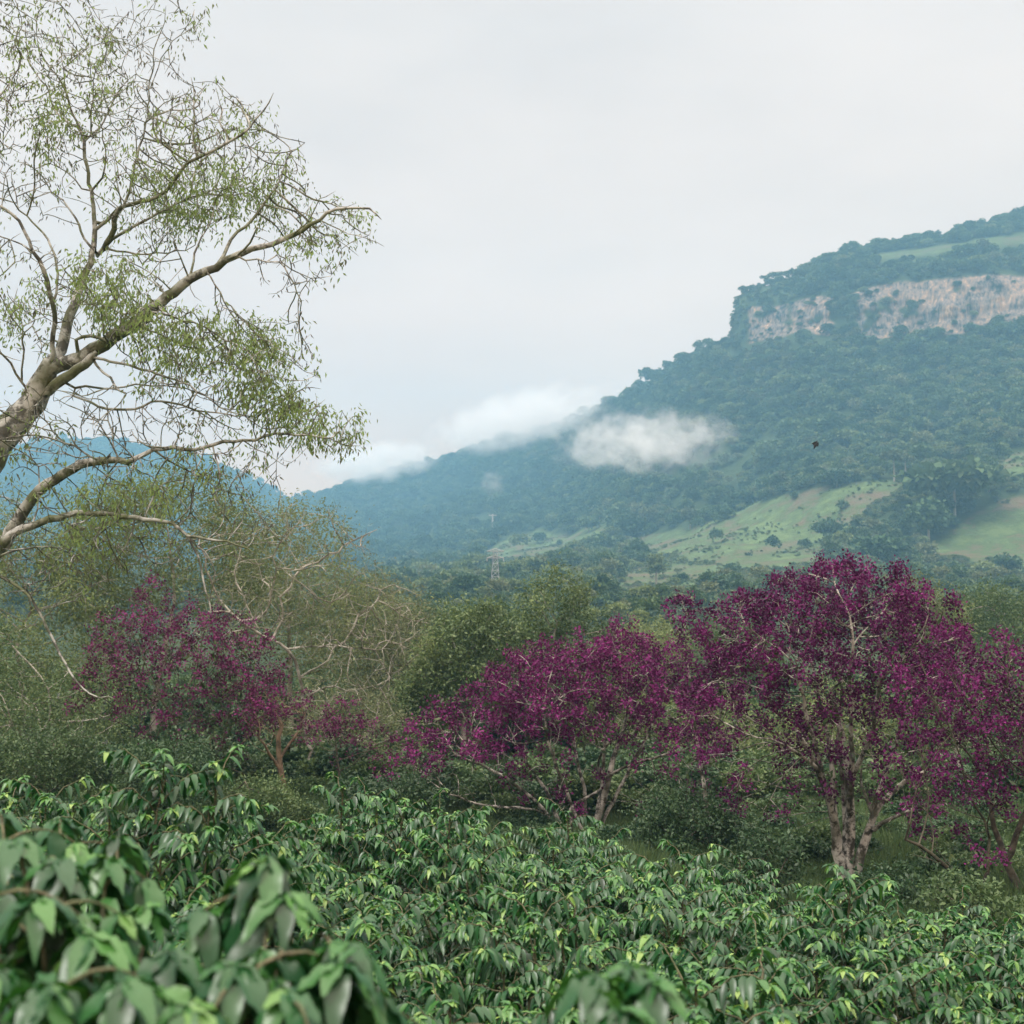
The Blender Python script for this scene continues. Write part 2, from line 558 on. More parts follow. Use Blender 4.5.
MEADOWS = [
    [(628, 541), (660, 533), (690, 527), (720, 519), (745, 504), (765, 501), (780, 496), (820, 487), (880, 481), (915, 480), (893, 497), (868, 507), (858, 522), (840, 540),
     (815, 560), (790, 572), (740, 570), (692, 562), (650, 553)],
    [(612, 590), (640, 566), (676, 556), (715, 562), (735, 574), (718, 592), (690, 604), (640, 610)],
    [(478, 552), (498, 541), (530, 532), (572, 531), (604, 522), (612, 530), (592, 543), (556, 553), (520, 558), (490, 561)],
    [(925, 547), (952, 530), (975, 510), (1000, 499), (1024, 492), (1160, 470), (1160, 590), (1060, 585), (1010, 570), (970, 562), (935, 556)],
    [(995, 462), (1012, 452), (1040, 450), (1100, 440), (1100, 462), (1024, 474), (1000, 474)],
    [(862, 257), (890, 252), (925, 248), (965, 242), (1030, 230), (1180, 205), (1180, 222), (1030, 243), (965, 250), (905, 256), (880, 258)],
]
spx, spy = screen(MV)
wob = 8 * fbm(MX / 26, MY / 26, 51, 4)
mead = np.zeros(spx.shape, bool)
for i, poly in enumerate(MEADOWS):
    w_ = wob * (0.4 if i in (5,) else 1)
    a = inpoly(spx + w_, spy + w_ * 0.6, poly)
    if i == 5:
        a &= (rowi[:, None] > 358)
    else:
        a &= (rowi[:, None] < 260)
    mead |= a
pat = fbm(MX / 34, MZ / 30, 61, 3)
cliffm = (rowi[:, None] >= 316) & (rowi[:, None] <= 354) & (apx[None, :] > 748)
cw = np.zeros(spx.shape)
for (a, b, s) in [(752, 792, 0.9), (796, 832, 0.85), (832, 862, 0.5), (860, 1010, 1.0), (1010, 1200, 0.72)]:
    cw = np.maximum(cw, s * ((apx > a) & (apx < b))[None, :])
cliffa = np.where(cliffm & (pat * 1.2 + fbm(MX / 8, MZ / 10, 66, 2) * 0.9 + cw * 1.2 > 0.76), 1.0, 0.0)
# small low rock scars below the cliff end
scar = (rowi[:, None] > 285) & (rowi[:, None] < 318) & (apx[None, :] > 715) & (apx[None, :] < 850) & (fbm(MX / 25, MZ / 9, 71, 3) > 0.47)
cliffa = np.maximum(cliffa, scar * 0.7)
keepout = np.zeros(spx.shape, bool)
for poly in [MEADOWS[i_] for i_ in (0, 2, 3, 4, 5)]:
    for k_ in (0.25, 0.6, 0.95):
        keepout |= inpoly(spx + wob, spy - 22 * k_ * np.clip(420 / MY, 0.4, 1.4), poly)
keepout |= mead
scrubby = (keepout & ~mead)
keepout |= inpoly(spx + wob, spy - 5, MEADOWS[1])
mead_f = mead.astype(float)
mead_f[356:] *= 0.62
for _ in range(2):
    for arr in (mead_f, cliffa):
        arr[1:-1, 1:-1] = (arr[1:-1, 1:-1] * 2 + arr[:-2, 1:-1] + arr[2:, 1:-1] + arr[1:-1, :-2] + arr[1:-1, 2:]) / 6
tag(mesh_obj('mountain', MV.reshape(-1, 3), [grid_faces(rowsN, len(apx))], M['mountain'], attrs={'meadow': mead_f.ravel(), 'cliff': np.clip(cliffa.ravel() * 1.3, 0, 1)}), kind='structure')


def mount_at(px, py_hint=None, row=None):
    """terrain point: nearest grid point to a picture position (front-most rows first) or a given row"""
    j = int(np.argmin(np.abs(apx - px)))
    if row is not None:
        return MV[row, j]
    colpy = spy[30:NT[8], j]
    # first row (from the camera) whose picture height passes the hint
    k = np.argmax(colpy <= py_hint) if (colpy <= py_hint).any() else NT[8] - 31
    return MV[30 + k, j]


# ------------------------------------------------------------------ leaf clouds (vectorised)
def rand_unit(n, g):
    v = g.normal(size=(n, 3))
    return v / np.linalg.norm(v, axis=1, keepdims=True)


def leaves(base, dirs, L, W, g, updown=0.6, fold=0.18):
    """rhombic folded leaves. base (n,3), dirs (n,3) unit, L,W (n,)"""
    n = len(base)
    up = np.array([0, 0, 1.0]) * updown + g.normal(size=(n, 3)) * 0.6
    s = np.cross(dirs, up)
    s /= (np.linalg.norm(s, axis=1, keepdims=True) + 1e-9)
    nn = np.cross(s, dirs)
    L = np.broadcast_to(L, (n,))[:, None]
    W = np.broadcast_to(W, (n,))[:, None]
    mid = base + dirs * L * 0.45
    a = mid + s * W * 0.5 + nn * W * fold
    b = mid - s * W * 0.5 + nn * W * fold
    tip = base + dirs * L - nn * L * 0.12
    V = np.stack([base, a, tip, b], 1).reshape(-1, 3)
    Fq = np.arange(4 * n).reshape(n, 4)
    return V, Fq


def clump_leaves(anchors, k, spread, L, W, g, droop=0.0, var=None, vsd=0.18, flat=1.0, updown=0.6):
    n = len(anchors)
    idx = np.repeat(np.arange(n), k)
    m = len(idx)
    off = g.normal(size=(m, 3)) * spread * 0.55
    off[:, 2] *= flat
    base = anchors[idx] + off
    d = rand_unit(m, g) + np.array([0, 0, -droop]) + off / (spread + 1e-6) * 0.5
    d /= np.linalg.norm(d, axis=1, keepdims=True) + 1e-9
    sz = g.uniform(0.65, 1.25, m)
    V, Fq = leaves(base, d, L * sz, W * sz, g, updown)
    if var is None:
        var = np.full(n, 0.5)
    vv = np.clip(var[idx] + g.normal(size=m) * vsd, 0, 1)
    return V, Fq, np.repeat(vv, 4)


# ------------------------------------------------------------------ tree skeletons
def tubes(chains, sides_fn):
    VV, FF, off = [], [], 0
    for pts_, rad in chains:
        n = len(pts_)
        if n < 2:
            continue
        s = sides_fn(rad[0])
        t = np.gradient(pts_, axis=0)
        t /= np.linalg.norm(t, axis=1, keepdims=True) + 1e-9
        ref = np.array([0.31, 0.87, 0.38]) if abs(t[0] @ np.array([0.31, 0.87, 0.38])) < 0.8 else np.array([0.9, -0.2, 0.1])
        a = np.cross(t, ref)
        a /= np.linalg.norm(a, axis=1, keepdims=True) + 1e-9
        b = np.cross(t, a)
        th = np.linspace(0, 2 * math.pi, s, endpoint=False)
        ring = pts_[:, None, :] + rad[:, None, None] * (np.cos(th)[None, :, None] * a[:, None, :] + np.sin(th)[None, :, None] * b[:, None, :])
        if rad[0] > 0.035:
            bump_ = fbm(np.arange(n)[:, None] * 0.45 + 0 * th[None, :] + pts_[0, 0] * 7, np.cos(th)[None, :] * 1.3 + np.sin(th)[None, :] * 2.1 + pts_[0, 2] * 3, 7, 2)
            ring = pts_[:, None, :] + (ring - pts_[:, None, :]) * (1 + 0.16 * bump_)[:, :, None]
        VV.append(ring.reshape(-1, 3))
        i = np.arange(n * s).reshape(n, s)
        j = np.roll(i, -1, axis=1)
        FF.append(np.stack([i[:-1], j[:-1], j[1:], i[1:]], -1).reshape(-1, 4) + off)
        off += n * s
    return np.concatenate(VV), np.concatenate(FF)


class Skel:
    def __init__(self):
        self.p, self.par, self.fr, self.fixed = [], [], [], []

    def add(self, p, par, r=0.0, fixed=True):
        self.p.append(np.asarray(p, float))
        self.par.append(par)
        self.fr.append(r)
        self.fixed.append(fixed)
        return len(self.p) - 1

    def limb(self, pts_, radii, parent=None, step=0.35, g=None, wob=0.0):
        """polyline through pts_ (k,3); if parent is None start at its nearest existing node"""
        pts_ = np.asarray(pts_, float)
        radii = np.asarray(radii, float)
        d = np.concatenate([[0], np.cumsum(np.linalg.norm(np.diff(pts_, axis=0), axis=1))])
        n = max(2, int(d[-1] / step))
        s = np.linspace(0, d[-1], n + 1)
        q = np.stack([pchip(d, pts_[:, k], s) for k in range(3)], -1)
        r = np.interp(s, d, radii)
        if g is not None and wob:
            q[1:] += g.normal(size=q[1:].shape) * wob
        last = parent
        st = 0
        if self.p and parent is None:
            A = np.array(self.p)
            last = int(np.argmin(((A - q[0]) ** 2).sum(1)))
            st = 1
        elif parent is not None:
            st = 1
        else:
            last = -1
        for i in range(st, len(q)):
            last = self.add(q[i], last, r[i])
        return last

    def grow(self, attr, step, kill, g, bias=(0, 0, 0), jit=0.15, maxit=120, infl=1e9):
        attr = np.asarray(attr, float)
        bias = np.asarray(bias, float)
        pos = np.array(self.p)
        nchild = np.zeros(len(pos), int)
        bd = np.full(len(attr), 1e18)
        bi = np.zeros(len(attr), int)
        age = np.zeros(len(attr), int)
        new = np.arange(len(pos))
        for it in range(maxit):
            if len(attr) == 0:
                break
            for c0 in range(0, len(new), 2000):
                nn = new[c0:c0 + 2000]
                d = ((attr[:, None, :] - pos[nn][None]) ** 2).sum(2)
                k = d.argmin(1)
                dv = d[np.arange(len(attr)), k]
                better = dv < bd - 1e-9
                bd[better] = dv[better]
                bi[better] = nn[k[better]]
                age[better] = 0
            age += 1
            keep = (bd > kill * kill) & (age < 7)
            attr, bd, bi, age = attr[keep], bd[keep], bi[keep], age[keep]
            if len(attr) == 0:
                break
            act = bd < infl * infl
            if not act.any():
                break
            v = attr[act] - pos[bi[act]]
            v /= np.linalg.norm(v, axis=1, keepdims=True) + 1e-9
            u, inv = np.unique(bi[act], return_inverse=True)
            acc = np.zeros((len(u), 3))
            np.add.at(acc, inv, v)
            acc /= np.linalg.norm(acc, axis=1, keepdims=True) + 1e-9
            acc += bias + g.normal(size=acc.shape) * jit
            acc /= np.linalg.norm(acc, axis=1, keepdims=True) + 1e-9
            ok = nchild[u] < 3
            u, acc = u[ok], acc[ok]
            if len(u) == 0:
                break
            newp = pos[u] + acc * step
            st = len(pos)
            pos = np.concatenate([pos, newp])
            nchild[u] += 1
            nchild = np.concatenate([nchild, np.zeros(len(u), int)])
            new = np.arange(st, st + len(u))
            for q, pa in zip(newp, u):
                self.add(q, int(pa), 0.0, False)
        return self

    def finish(self, tip, power=2.3, rmax=0.022, smooth=2):
        n = len(self.p)
        par = np.array(self.par)
        pos = np.array(self.p)
        fr = np.array(self.fr)
        fixed = np.array(self.fixed)
        acc = np.zeros(n)
        r = np.zeros(n)
        nch = np.zeros(n, int)
        for i in range(n - 1, -1, -1):
            r[i] = tip if acc[i] == 0 else acc[i] ** (1 / power)
            if par[i] >= 0:
                acc[par[i]] += r[i] ** power
                nch[par[i]] += 1
        r = np.where(fixed & (fr > 0), fr, np.minimum(r, rmax))
        # children never thicker than their parents
        for i in range(n):
            if par[i] >= 0 and r[i] > r[par[i]]:
                r[i] = r[par[i]]
        kids = [[] for _ in range(n)]
        for i in range(n):
            if par[i] >= 0:
                kids[par[i]].append(i)
        main = np.array([max(k, key=lambda c: r[c]) if k else -1 for k in kids])
        for _ in range(smooth):
            mv = (~fixed) & (main >= 0) & (par >= 0)
            q = pos.copy()
            q[mv] = 0.5 * pos[mv] + 0.25 * (pos[par[mv]] + pos[main[mv]])
            pos = q
        chains = []
        stack = [(i, None) for i in range(n) if par[i] < 0]
        while stack:
            i, pa = stack.pop()
            idx = [] if pa is None else [pa]
            c = i
            while c >= 0:
                idx.append(c)
                for k in kids[c]:
                    if k != main[c]:
                        stack.append((k, c))
                c = main[c]
            rr = r[idx].copy()
            if pa is not None:
                rr[0] = min(rr[0], rr[1] * 1.25)
            rr[-1] *= 0.4
            chains.append((pos[idx], rr))
        self.pos, self.r, self.nch, self.kids, self.parr = pos, r, nch, kids, par
        return chains


def sides(r):
    return 14 if r > 0.12 else 7 if r > 0.05 else 5 if r > 0.02 else 3


def ell_points(ells, n, g, shell=0.0):
    """ells: (px,py,Y, rx_px, ry_px, depth_m, weight, jitter-top) -> points inside the union of ellipsoids"""
    out = []
    w = np.array([e[6] for e in ells], float)
    w /= w.sum()
    for e, k in zip(ells, np.maximum(1, (w * n).astype(int))):
        px, py, Y, rx, ry, dm = e[:6]
        u = rand_unit(k, g)
        rr = g.uniform(shell ** 3, 1, k) ** (1 / 3)
        u = u * rr[:, None]
        c = P(px, py, Y)
        s = Y / F
        out.append(np.stack([c[0] + u[:, 0] * rx * s, c[1] + u[:, 1] * dm, c[2] + u[:, 2] * ry * s], -1))
    return np.concatenate(out)


def to_local(V, org):
    return V - np.asarray(org)[None, :]


exec_order = []

# ------------------------------------------------------------------ forest on the mountain (one uncountable mass)
def crown_proto(name, seed, rx, rz, n, lw, flat_top=0.0, mat='forest', trunk=0.0, hollow=0.55):
    g = np.random.default_rng(seed)
    # a few overlapping boughs, each a lumpy shell of leaf clumps
    nb = 7
    cs = np.concatenate([rand_unit(nb, g) * np.array([rx, rx, rz]) * 0.52, [[0, 0, rz * 0.25]]])
    cs[:, 2] = np.abs(cs[:, 2]) * (1 - flat_top) + rz * 0.35
    per = n // len(cs)
    B, D = [], []
    for c in cs:
        u = rand_unit(per, g)
        u[:, 2] = np.where(u[:, 2] < -0.35, -u[:, 2], u[:, 2])
        rr = g.uniform(hollow, 1.05, per) ** 0.7
        s = np.array([rx, rx, rz * 0.8]) * 0.52
        B.append(c + u * rr[:, None] * s)
        D.append(u)
    B, D = np.concatenate(B), np.concatenate(D)
    d = D + rand_unit(len(B), g) * 0.9
    d /= np.linalg.norm(d, axis=1, keepdims=True)
    sz = g.uniform(0.6, 1.3, len(B))
    V, Fq = leaves(B, d, lw * sz, lw * 0.85 * sz, g, updown=1.6)
    var = np.repeat(np.clip(0.5 + g.normal(size=len(B)) * 0.17, 0, 1), 4)
    return mesh_obj(name, V, [Fq], M[mat], attrs={'var': var}, link=False)


PROTO = [crown_proto('crown_a', 1, 4.2, 4.6, 520, 1.15), crown_proto('crown_b', 2, 4.8, 3.6, 520, 1.2, 0.4),
         crown_proto('crown_c', 3, 3.5, 5.6, 520, 1.05), crown_proto('crown_d', 4, 5.4, 4.4, 600, 1.25, 0.2),
         crown_proto('crown_e', 5, 3.2, 3.4, 420, 1.0), crown_proto('crown_f', 6, 4.0, 4.4, 300, 1.0, 0.1, 'forest_pale', hollow=0.3),
         crown_proto('crown_g', 7, 4.2, 4.0, 520, 1.0, 0.3, 'feather'), crown_proto('crown_h', 8, 4.0, 4.6, 520, 1.0, 0.1, 'broad'), crown_proto('crown_i', 9, 4.2, 4.2, 340, 0.9, 0.2, 'olive', hollow=0.3)]
fcol = bpy.data.collections.new('forest_crowns')
for o in PROTO:
    fcol.objects.link(o)

gF = np.random.default_rng(99)
# cell areas
e1 = MV[1:, :-1] - MV[:-1, :-1]
e2 = MV[:-1, 1:] - MV[:-1, :-1]
area = np.linalg.norm(np.cross(e1, e2), axis=2)
ri = np.broadcast_to(rowi[:-1, None], area.shape)
ai = np.broadcast_to(apx[None, :-1], area.shape)
dist = MV[:-1, :-1, 1]
dens = np.where(dist < 500, 1 / 13.0, np.where(dist < 1200, 1 / 36.0, 1 / 55.0))
dens = dens * ((ai > -260) & (ai < 1230)) * (ri > 12) * (ri < 440)
dens = dens * np.where(ri > 428, 0.4, 1)
dens = dens * np.where(ai < 250, 0.6, 1)
dens = dens * np.where((dist < 330) & (ai > 330), 0.7, np.where(dist < 300, 0.45, 1))
dens = dens * np.where(keepout[:-1, :-1], 0.015, 1) * np.where(cliffa[:-1, :-1] > 0.35, 0.3, 1)
# broken scrubby cover round the meadows on the lower slope
low = np.clip((330 - ri) / 120.0, 0, 1)
opn = fbm(MV[:-1, :-1, 0] / 60, MV[:-1, :-1, 1] / 60, 81, 3)
dens = dens * np.where((opn > 0.22) & (ri < 240) & (ri > 60), 0.25, 1)
cnt = gF.poisson(area * dens)
rr_, cc_ = np.nonzero(cnt)
rep = cnt[rr_, cc_]
rr_ = np.repeat(rr_, rep)
cc_ = np.repeat(cc_, rep)
fu, fv = gF.uniform(size=len(rr_)), gF.uniform(size=len(rr_))
fp = MV[rr_, cc_] + e1[rr_, cc_] * fu[:, None] + e2[rr_, cc_] * fv[:, None]
# species patches: kind follows a noise field so that the canopy has stands
sp_ = fbm(fp[:, 0] / 90, fp[:, 1] / 90, 91, 3) + gF.normal(size=len(fp)) * 0.25
kind = np.digitize(sp_, [-0.35, -0.12, 0.08, 0.3, 0.52])
kind = np.where((gF.uniform(size=len(fp)) < 0.04), 5, kind)
kind = np.where((kind == 5) & (fp[:, 1] > 1000), 4, kind)
u_ = gF.uniform(size=len(fp)) + 0.25 * sp_
pm = np.clip((1100 - fp[:, 1]) / 550, 0, 0.86)
kind = np.where(u_ < pm, 6 + gF.integers(0, 3, len(fp)), kind)
kind = np.where((kind >= 6) & (gF.uniform(size=len(fp)) < .3), 7, kind)
scl = gF.uniform(0.7, 1.5, len(fp)) * np.where(fp[:, 1] > 1200, 1.2, 1.0) * np.clip(fp[:, 1] / 800, 0.24, 1.0)
big = gF.uniform(size=len(fp)) < 0.07
scl = np.where(big, scl * 1.45, scl)
scl = np.where(fp[:, 1] > 820, scl * 0.9, scl)
lift = np.where(big, 3.5, gF.uniform(-1.0, 2.0, len(fp)))
near_ridge = np.isin(rr_, np.arange(400, 440))
scl = np.where(near_ridge, np.minimum(scl, 1.1) * 0.62, scl)
scl = np.where(cliffa[rr_, cc_] > 0.35, scl * 0.5, scl)
scl = np.where((apx[cc_] > 722) & (apx[cc_] < 800) & (rr_ > 300), np.minimum(scl, 1.1) * 0.65, scl)
FPT = fp + np.stack([0 * lift, 0 * lift, lift], -1)
print('forest crowns', len(FPT))


def scatter(name, pts_, kind_, scl_, coll, seed=0):
    me = bpy.data.meshes.new(name)
    me.vertices.add(len(pts_))
    me.vertices.foreach_set('co', np.ascontiguousarray(pts_, np.float32).ravel())
    for nm, ty, a in (('kindi', 'INT', kind_.astype(np.int32)), ('scl', 'FLOAT', scl_.astype(np.float32)),
                      ('rotz', 'FLOAT', np.random.default_rng(seed).uniform(0, 6.28, len(pts_)).astype(np.float32))):
        at = me.attributes.new(nm, ty, 'POINT')
        at.data.foreach_set('value', a)
    o = bpy.data.objects.new(name, me)
    col.objects.link(o)
    ng = bpy.data.node_groups.new(name + '_scatter', 'GeometryNodeTree')
    ng.interface.new_socket('Geometry', in_out='INPUT', socket_type='NodeSocketGeometry')
    ng.interface.new_socket('Geometry', in_out='OUTPUT', socket_type='NodeSocketGeometry')
    N, L = ng.nodes, ng.links
    gi, go = N.new('NodeGroupInput'), N.new('NodeGroupOutput')
    ci = N.new('GeometryNodeCollectionInfo')
    ci.inputs['Collection'].default_value = coll
    ci.inputs['Separate Children'].default_value = True
    ci.inputs['Reset Children'].default_value = True
    ip = N.new('GeometryNodeInstanceOnPoints')
    ip.inputs['Pick Instance'].default_value = True

    def na(nm, ty):
        a = N.new('GeometryNodeInputNamedAttribute')
        a.data_type = ty
        a.inputs['Name'].default_value = nm
        return a.outputs[0]
    L.new(gi.outputs[0], ip.inputs['Points'])
    L.new(ci.outputs[0], ip.inputs['Instance'])
    L.new(na('kindi', 'INT'), ip.inputs['Instance Index'])
    cx = N.new('ShaderNodeCombineXYZ')
    L.new(na('rotz', 'FLOAT'), cx.inputs['Z'])
    L.new(cx.outputs[0], ip.inputs['Rotation'])
    L.new(na('scl', 'FLOAT'), ip.inputs['Scale'])
    L.new(ip.outputs[0], go.inputs[0])
    md = o.modifiers.new('scatter', 'NODES')
    md.node_group = ng
    return o


fo = scatter('forest', FPT, kind, scl, fcol)
tag(fo, 'dense blue green rainforest covering the mountain slope in one mass', 'forest', kind='stuff')


# ------------------------------------------------------------------ trees one can tell apart on the mountain
def far_tree(label, loc, h, w, seed, mat='forest', group=None, umbrella=False, n=900, bare=0.35):
    root = empty('hillside_tree', loc, label, 'tree', group)
    g = np.random.default_rng(seed)
    sk = Skel()
    sk.limb([[0, 0, -1], [g.normal() * 0.15, g.normal() * 0.15, h * 0.5], [g.normal() * 0.3, 0, h * 0.8]], [0.035 * h, 0.025 * h, 0.012 * h], step=h * 0.1)
    c0 = h * (0.72 if umbrella else 0.6)
    rz = h * (0.2 if umbrella else (1 - bare) * 0.55)
    A = rand_unit(45, g) * np.array([w * 0.42, w * 0.42, rz * 0.75]) * g.uniform(0.4, 1, (45, 1))
    A[:, 2] = np.abs(A[:, 2]) if umbrella else A[:, 2]
    A[:, 2] += c0
    sk.grow(A, h * 0.07, h * 0.08, g, bias=(0, 0, 0.1))
    V, Fq = tubes(sk.finish(0.006 * h), lambda r: 5)
    mesh_obj('trunk', V, [Fq], M['trunk_far'], root)
    lw = w * 0.11
    V, Fq, vv = clump_leaves(A, n // 45, w * 0.13, lw, lw * 0.8, g, flat=0.55, var=g.uniform(0.25, 0.75, 45), updown=1.5)
    mesh_obj('crown', V, [Fq], M[mat], root, attrs={'var': vv})
    return root


FAR = [   # label, px, base py, height and width in picture pixels, material, flat crown, leaf clumps
    ('big dark spreading tree at the corner of the two pastures', 955, 517, 52, 88, 'forest', True, 3000),
    ('round bright yellow green tree alone on the lower pasture edge', 655, 588, 38, 22, 'feather', False, 1300),
    ('pale round crowned tree against dark forest above the pasture', 690, 529, 24, 24, 'forest_pale', False, 1200),
    ('pale tall tree with bare trunk at the upper pasture rim', 896, 482, 34, 28, 'forest_pale', True, 900),
    ('slim tree with pale bare trunk beside the taller pale one', 908, 482, 30, 20, 'forest_pale', True, 800),
    ('dark clump tree on the upper pasture rim below the forest', 838, 488, 18, 36, 'dark_shrub', False, 1200),
    ('dark bushy tree just above the tallest purple crown', 718, 603, 30, 34, 'dark_shrub', False, 1200),
    ('drooping grey green tree below the big dark spreading tree', 930, 541, 44, 48, 'forest', False, 1800),
    ('rounded shrubby tree on the middle of the pasture', 828, 541, 24, 34, 'forest', False, 1000),
    ('small dark shrub tree dotted on the pasture face', 749, 558, 6, 9, 'dark_shrub', False, 400),
    ('flat crowned pale green tree near the lattice pylon', 468, 592, 21, 36, 'feather', True, 1300),
    ('dull pink grey tree in the wooded valley floor', 690, 608, 20, 26, 'olive', False, 900),
    ('round green tree at the tip of the upper small pasture', 588, 533, 18, 24, 'broad', False, 1200),
    ('lone tree leaning over the edge of the small pasture', 599, 527, 22, 16, 'forest', False, 900),
    ('broad green tree bordering the bottom of the small pasture', 562, 566, 18, 28, 'broad', False, 1200),
    ('dark tree at the foot of the pasture by the slope edge', 1005, 578, 26, 34, 'dark_shrub', False, 1000),
    ('yellow tinged tree at the top of the small pasture', 552, 528, 17, 16, 'feather', False, 900),
    ('dark evergreen standing over the bend of the pasture rim', 990, 492, 38, 26, 'dark_shrub', False, 1200),
    ('wide grey green tree on the lower slope under the big dark tree', 878, 568, 34, 54, 'forest', False, 1800),
]
for i, (lb, px, py, h, w, mt, um, n) in enumerate(FAR):
    p = mount_at(px, py)
    k = p[1] / F
    far_tree(lb, p, h * k, w * k, 300 + i, mt, umbrella=um, n=n)
# skyline trees
SKY = [(648, 0), (655, 0), (662, 0), (641, 0), (634, 0), (768, 1), (776, 1), (784, 1), (806, 1), (812, 1), (895, 1), (904, 1), (912, 1), (918, 1), (953, 1), (962, 1), (975, 1),
       (988, 1), (997, 1), (1012, 1), (1021, 1)]
sky_a = None
for i, (px, k) in enumerate(SKY):
    p = mount_at(px, row=418)
    lab = 'small palm-like tree poking above the ridge line beside the cloud' if k == 0 else 'umbrella crowned tree silhouetted on the skyline over the cliff'
    grp = 'thin trees on the sloping ridge line' if k == 0 else 'trees on the skyline over the cliff'
    far_tree(lab, p, gF.uniform(12, 15) if k else gF.uniform(10, 13), gF.uniform(8, 12) if k else gF.uniform(4, 5), 500 + i, 'forest', grp, True, 400)

# ------------------------------------------------------------------ pylon, poles, bird
def bars(segs, r, n=4):
    return tubes([(np.array([a, b], float), np.array([r, r])) for a, b in segs], lambda _: n)


def pylon(label, loc, h, bw):
    root = empty('power_pylon', loc, label, 'pylon')
    legs, br = [], []
    tw = bw * 0.28

    def corner(k, t):
        w = bw * (1 - t) + tw * t if t < 0.8 else tw * 0 + (bw * 0.2 + tw * 0.8) * 0.9
        sx, sy = [(-1, -1), (1, -1), (1, 1), (-1, 1)][k]
        return np.array([sx * w / 2, sy * w / 2, h * t])
    lv = np.linspace(0, 1, 9)
    for k in range(4):
        for a, b in zip(lv[:-1], lv[1:]):
            legs.append((corner(k, a), corner(k, b)))
            legs.append((corner(k, b), corner((k + 1) % 4, b)))
            br.append((corner(k, a), corner((k + 1) % 4, b)))
            br.append((corner((k + 1) % 4, a), corner(k, b)))
            br.append((corner(k, b), corner((k + 1) % 4, b)))
    V, Fq = bars(legs, 0.006 * h)
    mesh_obj('tower_frame', V, [Fq], M['steel'], root, smooth=False)
    V, Fq = bars(br, 0.0045 * h)
    mesh_obj('bracing', V, [Fq], M['steel'], root, smooth=False)
    for z in (0.99, 0.86):
        arm = [([-bw * 0.75, 0, h * z], [bw * 0.75, 0, h * z]), ([-bw * 0.75, 0, h * z], [0, 0, h * (z + 0.05)]), ([bw * 0.75, 0, h * z], [0, 0, h * (z + 0.05)])]
        V, Fq = bars(arm, 0.009 * h)
        mesh_obj('cross_arm', V, [Fq], M['steel'], root, smooth=False)
    for sx in (-1, 1):
        V, Fq = bars([([sx * bw * 0.72, 0, h * 0.855], [sx * bw * 0.72, 0, h * 0.80])], 0.008 * h, 6)
        mesh_obj('insulator', V, [Fq], M['pole'], root)
    return root


p = mount_at(494, 603)
ph = 52 / F * p[1]
pylon('pale steel lattice pylon standing in the wooded valley', p, ph, ph * 0.22)
for (px, py, hpx, lb) in [(492, 534, 20, 'pale utility pole above the small pasture'), (448, 541, 14, 'short pale utility pole at the end of the small pasture'),
                          (451, 582, 15, 'pale utility pole in the trees beside the lattice pylon')]:
    p = mount_at(px, py)
    h = hpx / F * p[1]
    ps = p[1] / F
    root = empty('utility_pole', p, lb, 'pole')
    V, Fq = tubes([(np.array([[0, 0, -1], [0, 0, h]], float), np.array([1.1 * ps, 0.8 * ps]))], lambda _: 8)
    mesh_obj('post', V, [Fq], M['pole'], root)
    V, Fq = bars([([-4 * ps, 0, h * 0.93], [4 * ps, 0, h * 0.93])], 0.5 * ps)
    mesh_obj('cross_arm', V, [Fq], M['pole'], root)

# bird: banked glider seen small in front of the slope
bp_ = P(815.5, 445, 70)
bv, bf = tubes([(np.array([[-.02, -.03, .26], [0, 0, .20], [0.0, 0, .10], [0, 0, -.02], [0, .01, -.14], [.01, .02, -.24]]), np.array([.012, .045, .075, .085, .05, .015]))], lambda _: 8)
wings = []
for s in (-1, 1):
    wings.append(np.array([[0, 0, .10], [.16 * s, -.06, .20], [.34 * s, -.02, .14], [.52 * s, .06, .0], [.36 * s, .03, -.02], [.16 * s, 0, -.08], [0, 0, -.08]]) * np.array([.42, 1, 1]))
nb0 = len(bv)
wf = []
for k, w in enumerate(wings):
    o0 = nb0 + k * 14
    wf.append(w)
    wf.append(w + np.array([0, .012, 0]))
    a = np.arange(7)
    bf = bf  # body quads
VB = np.concatenate([bv] + wf)
q7 = []
quads = [bf]
poly7 = []
for k in range(2):
    o0 = nb0 + k * 14
    poly7 += [[o0 + i for i in range(7)], [o0 + 7 + i for i in range(6, -1, -1)]]
    for i in range(7):
        j = (i + 1) % 7
        q7.append([o0 + i, o0 + j, o0 + 7 + j, o0 + 7 + i])
bo = mesh_obj('bird', VB, [bf, np.array(q7), np.array(poly7)], M['bird'], smooth=False)
bo.location = bp_
bo.rotation_euler = (0.2, 0.35, 0.3)
tag(bo, 'small black bird flying in front of the wooded slope', 'bird')


# ------------------------------------------------------------------ air: haze box and low clouds
def volume_box(name, lo, hi, color, density, aniso=0.0):
    lo, hi = np.array(lo, float), np.array(hi, float)
    V = np.array([[x, y, z] for z in (lo[2], hi[2]) for y in (lo[1], hi[1]) for x in (lo[0], hi[0])])
    Fq = np.array([[0, 2, 3, 1], [4, 5, 7, 6], [0, 1, 5, 4], [2, 6, 7, 3], [0, 4, 6, 2], [1, 3, 7, 5]])
    m, nt, N, L = new_mat(name)
    v = N.new('ShaderNodeVolumePrincipled')
    v.inputs['Color'].default_value = (*color, 1)
    v.inputs['Density'].default_value = density
    v.inputs['Anisotropy'].default_value = aniso
    o = N.new('ShaderNodeOutputMaterial')
    L.new(v.outputs[0], o.inputs['Volume'])
    ob = mesh_obj(name, V, [Fq], m, smooth=False)
    return tag(ob, kind='stuff')


HAZE = volume_box('haze', (-2700, -60, -70), (2700, 2560, 415), (0.33, 0.70, 1.0), 4.3e-4)


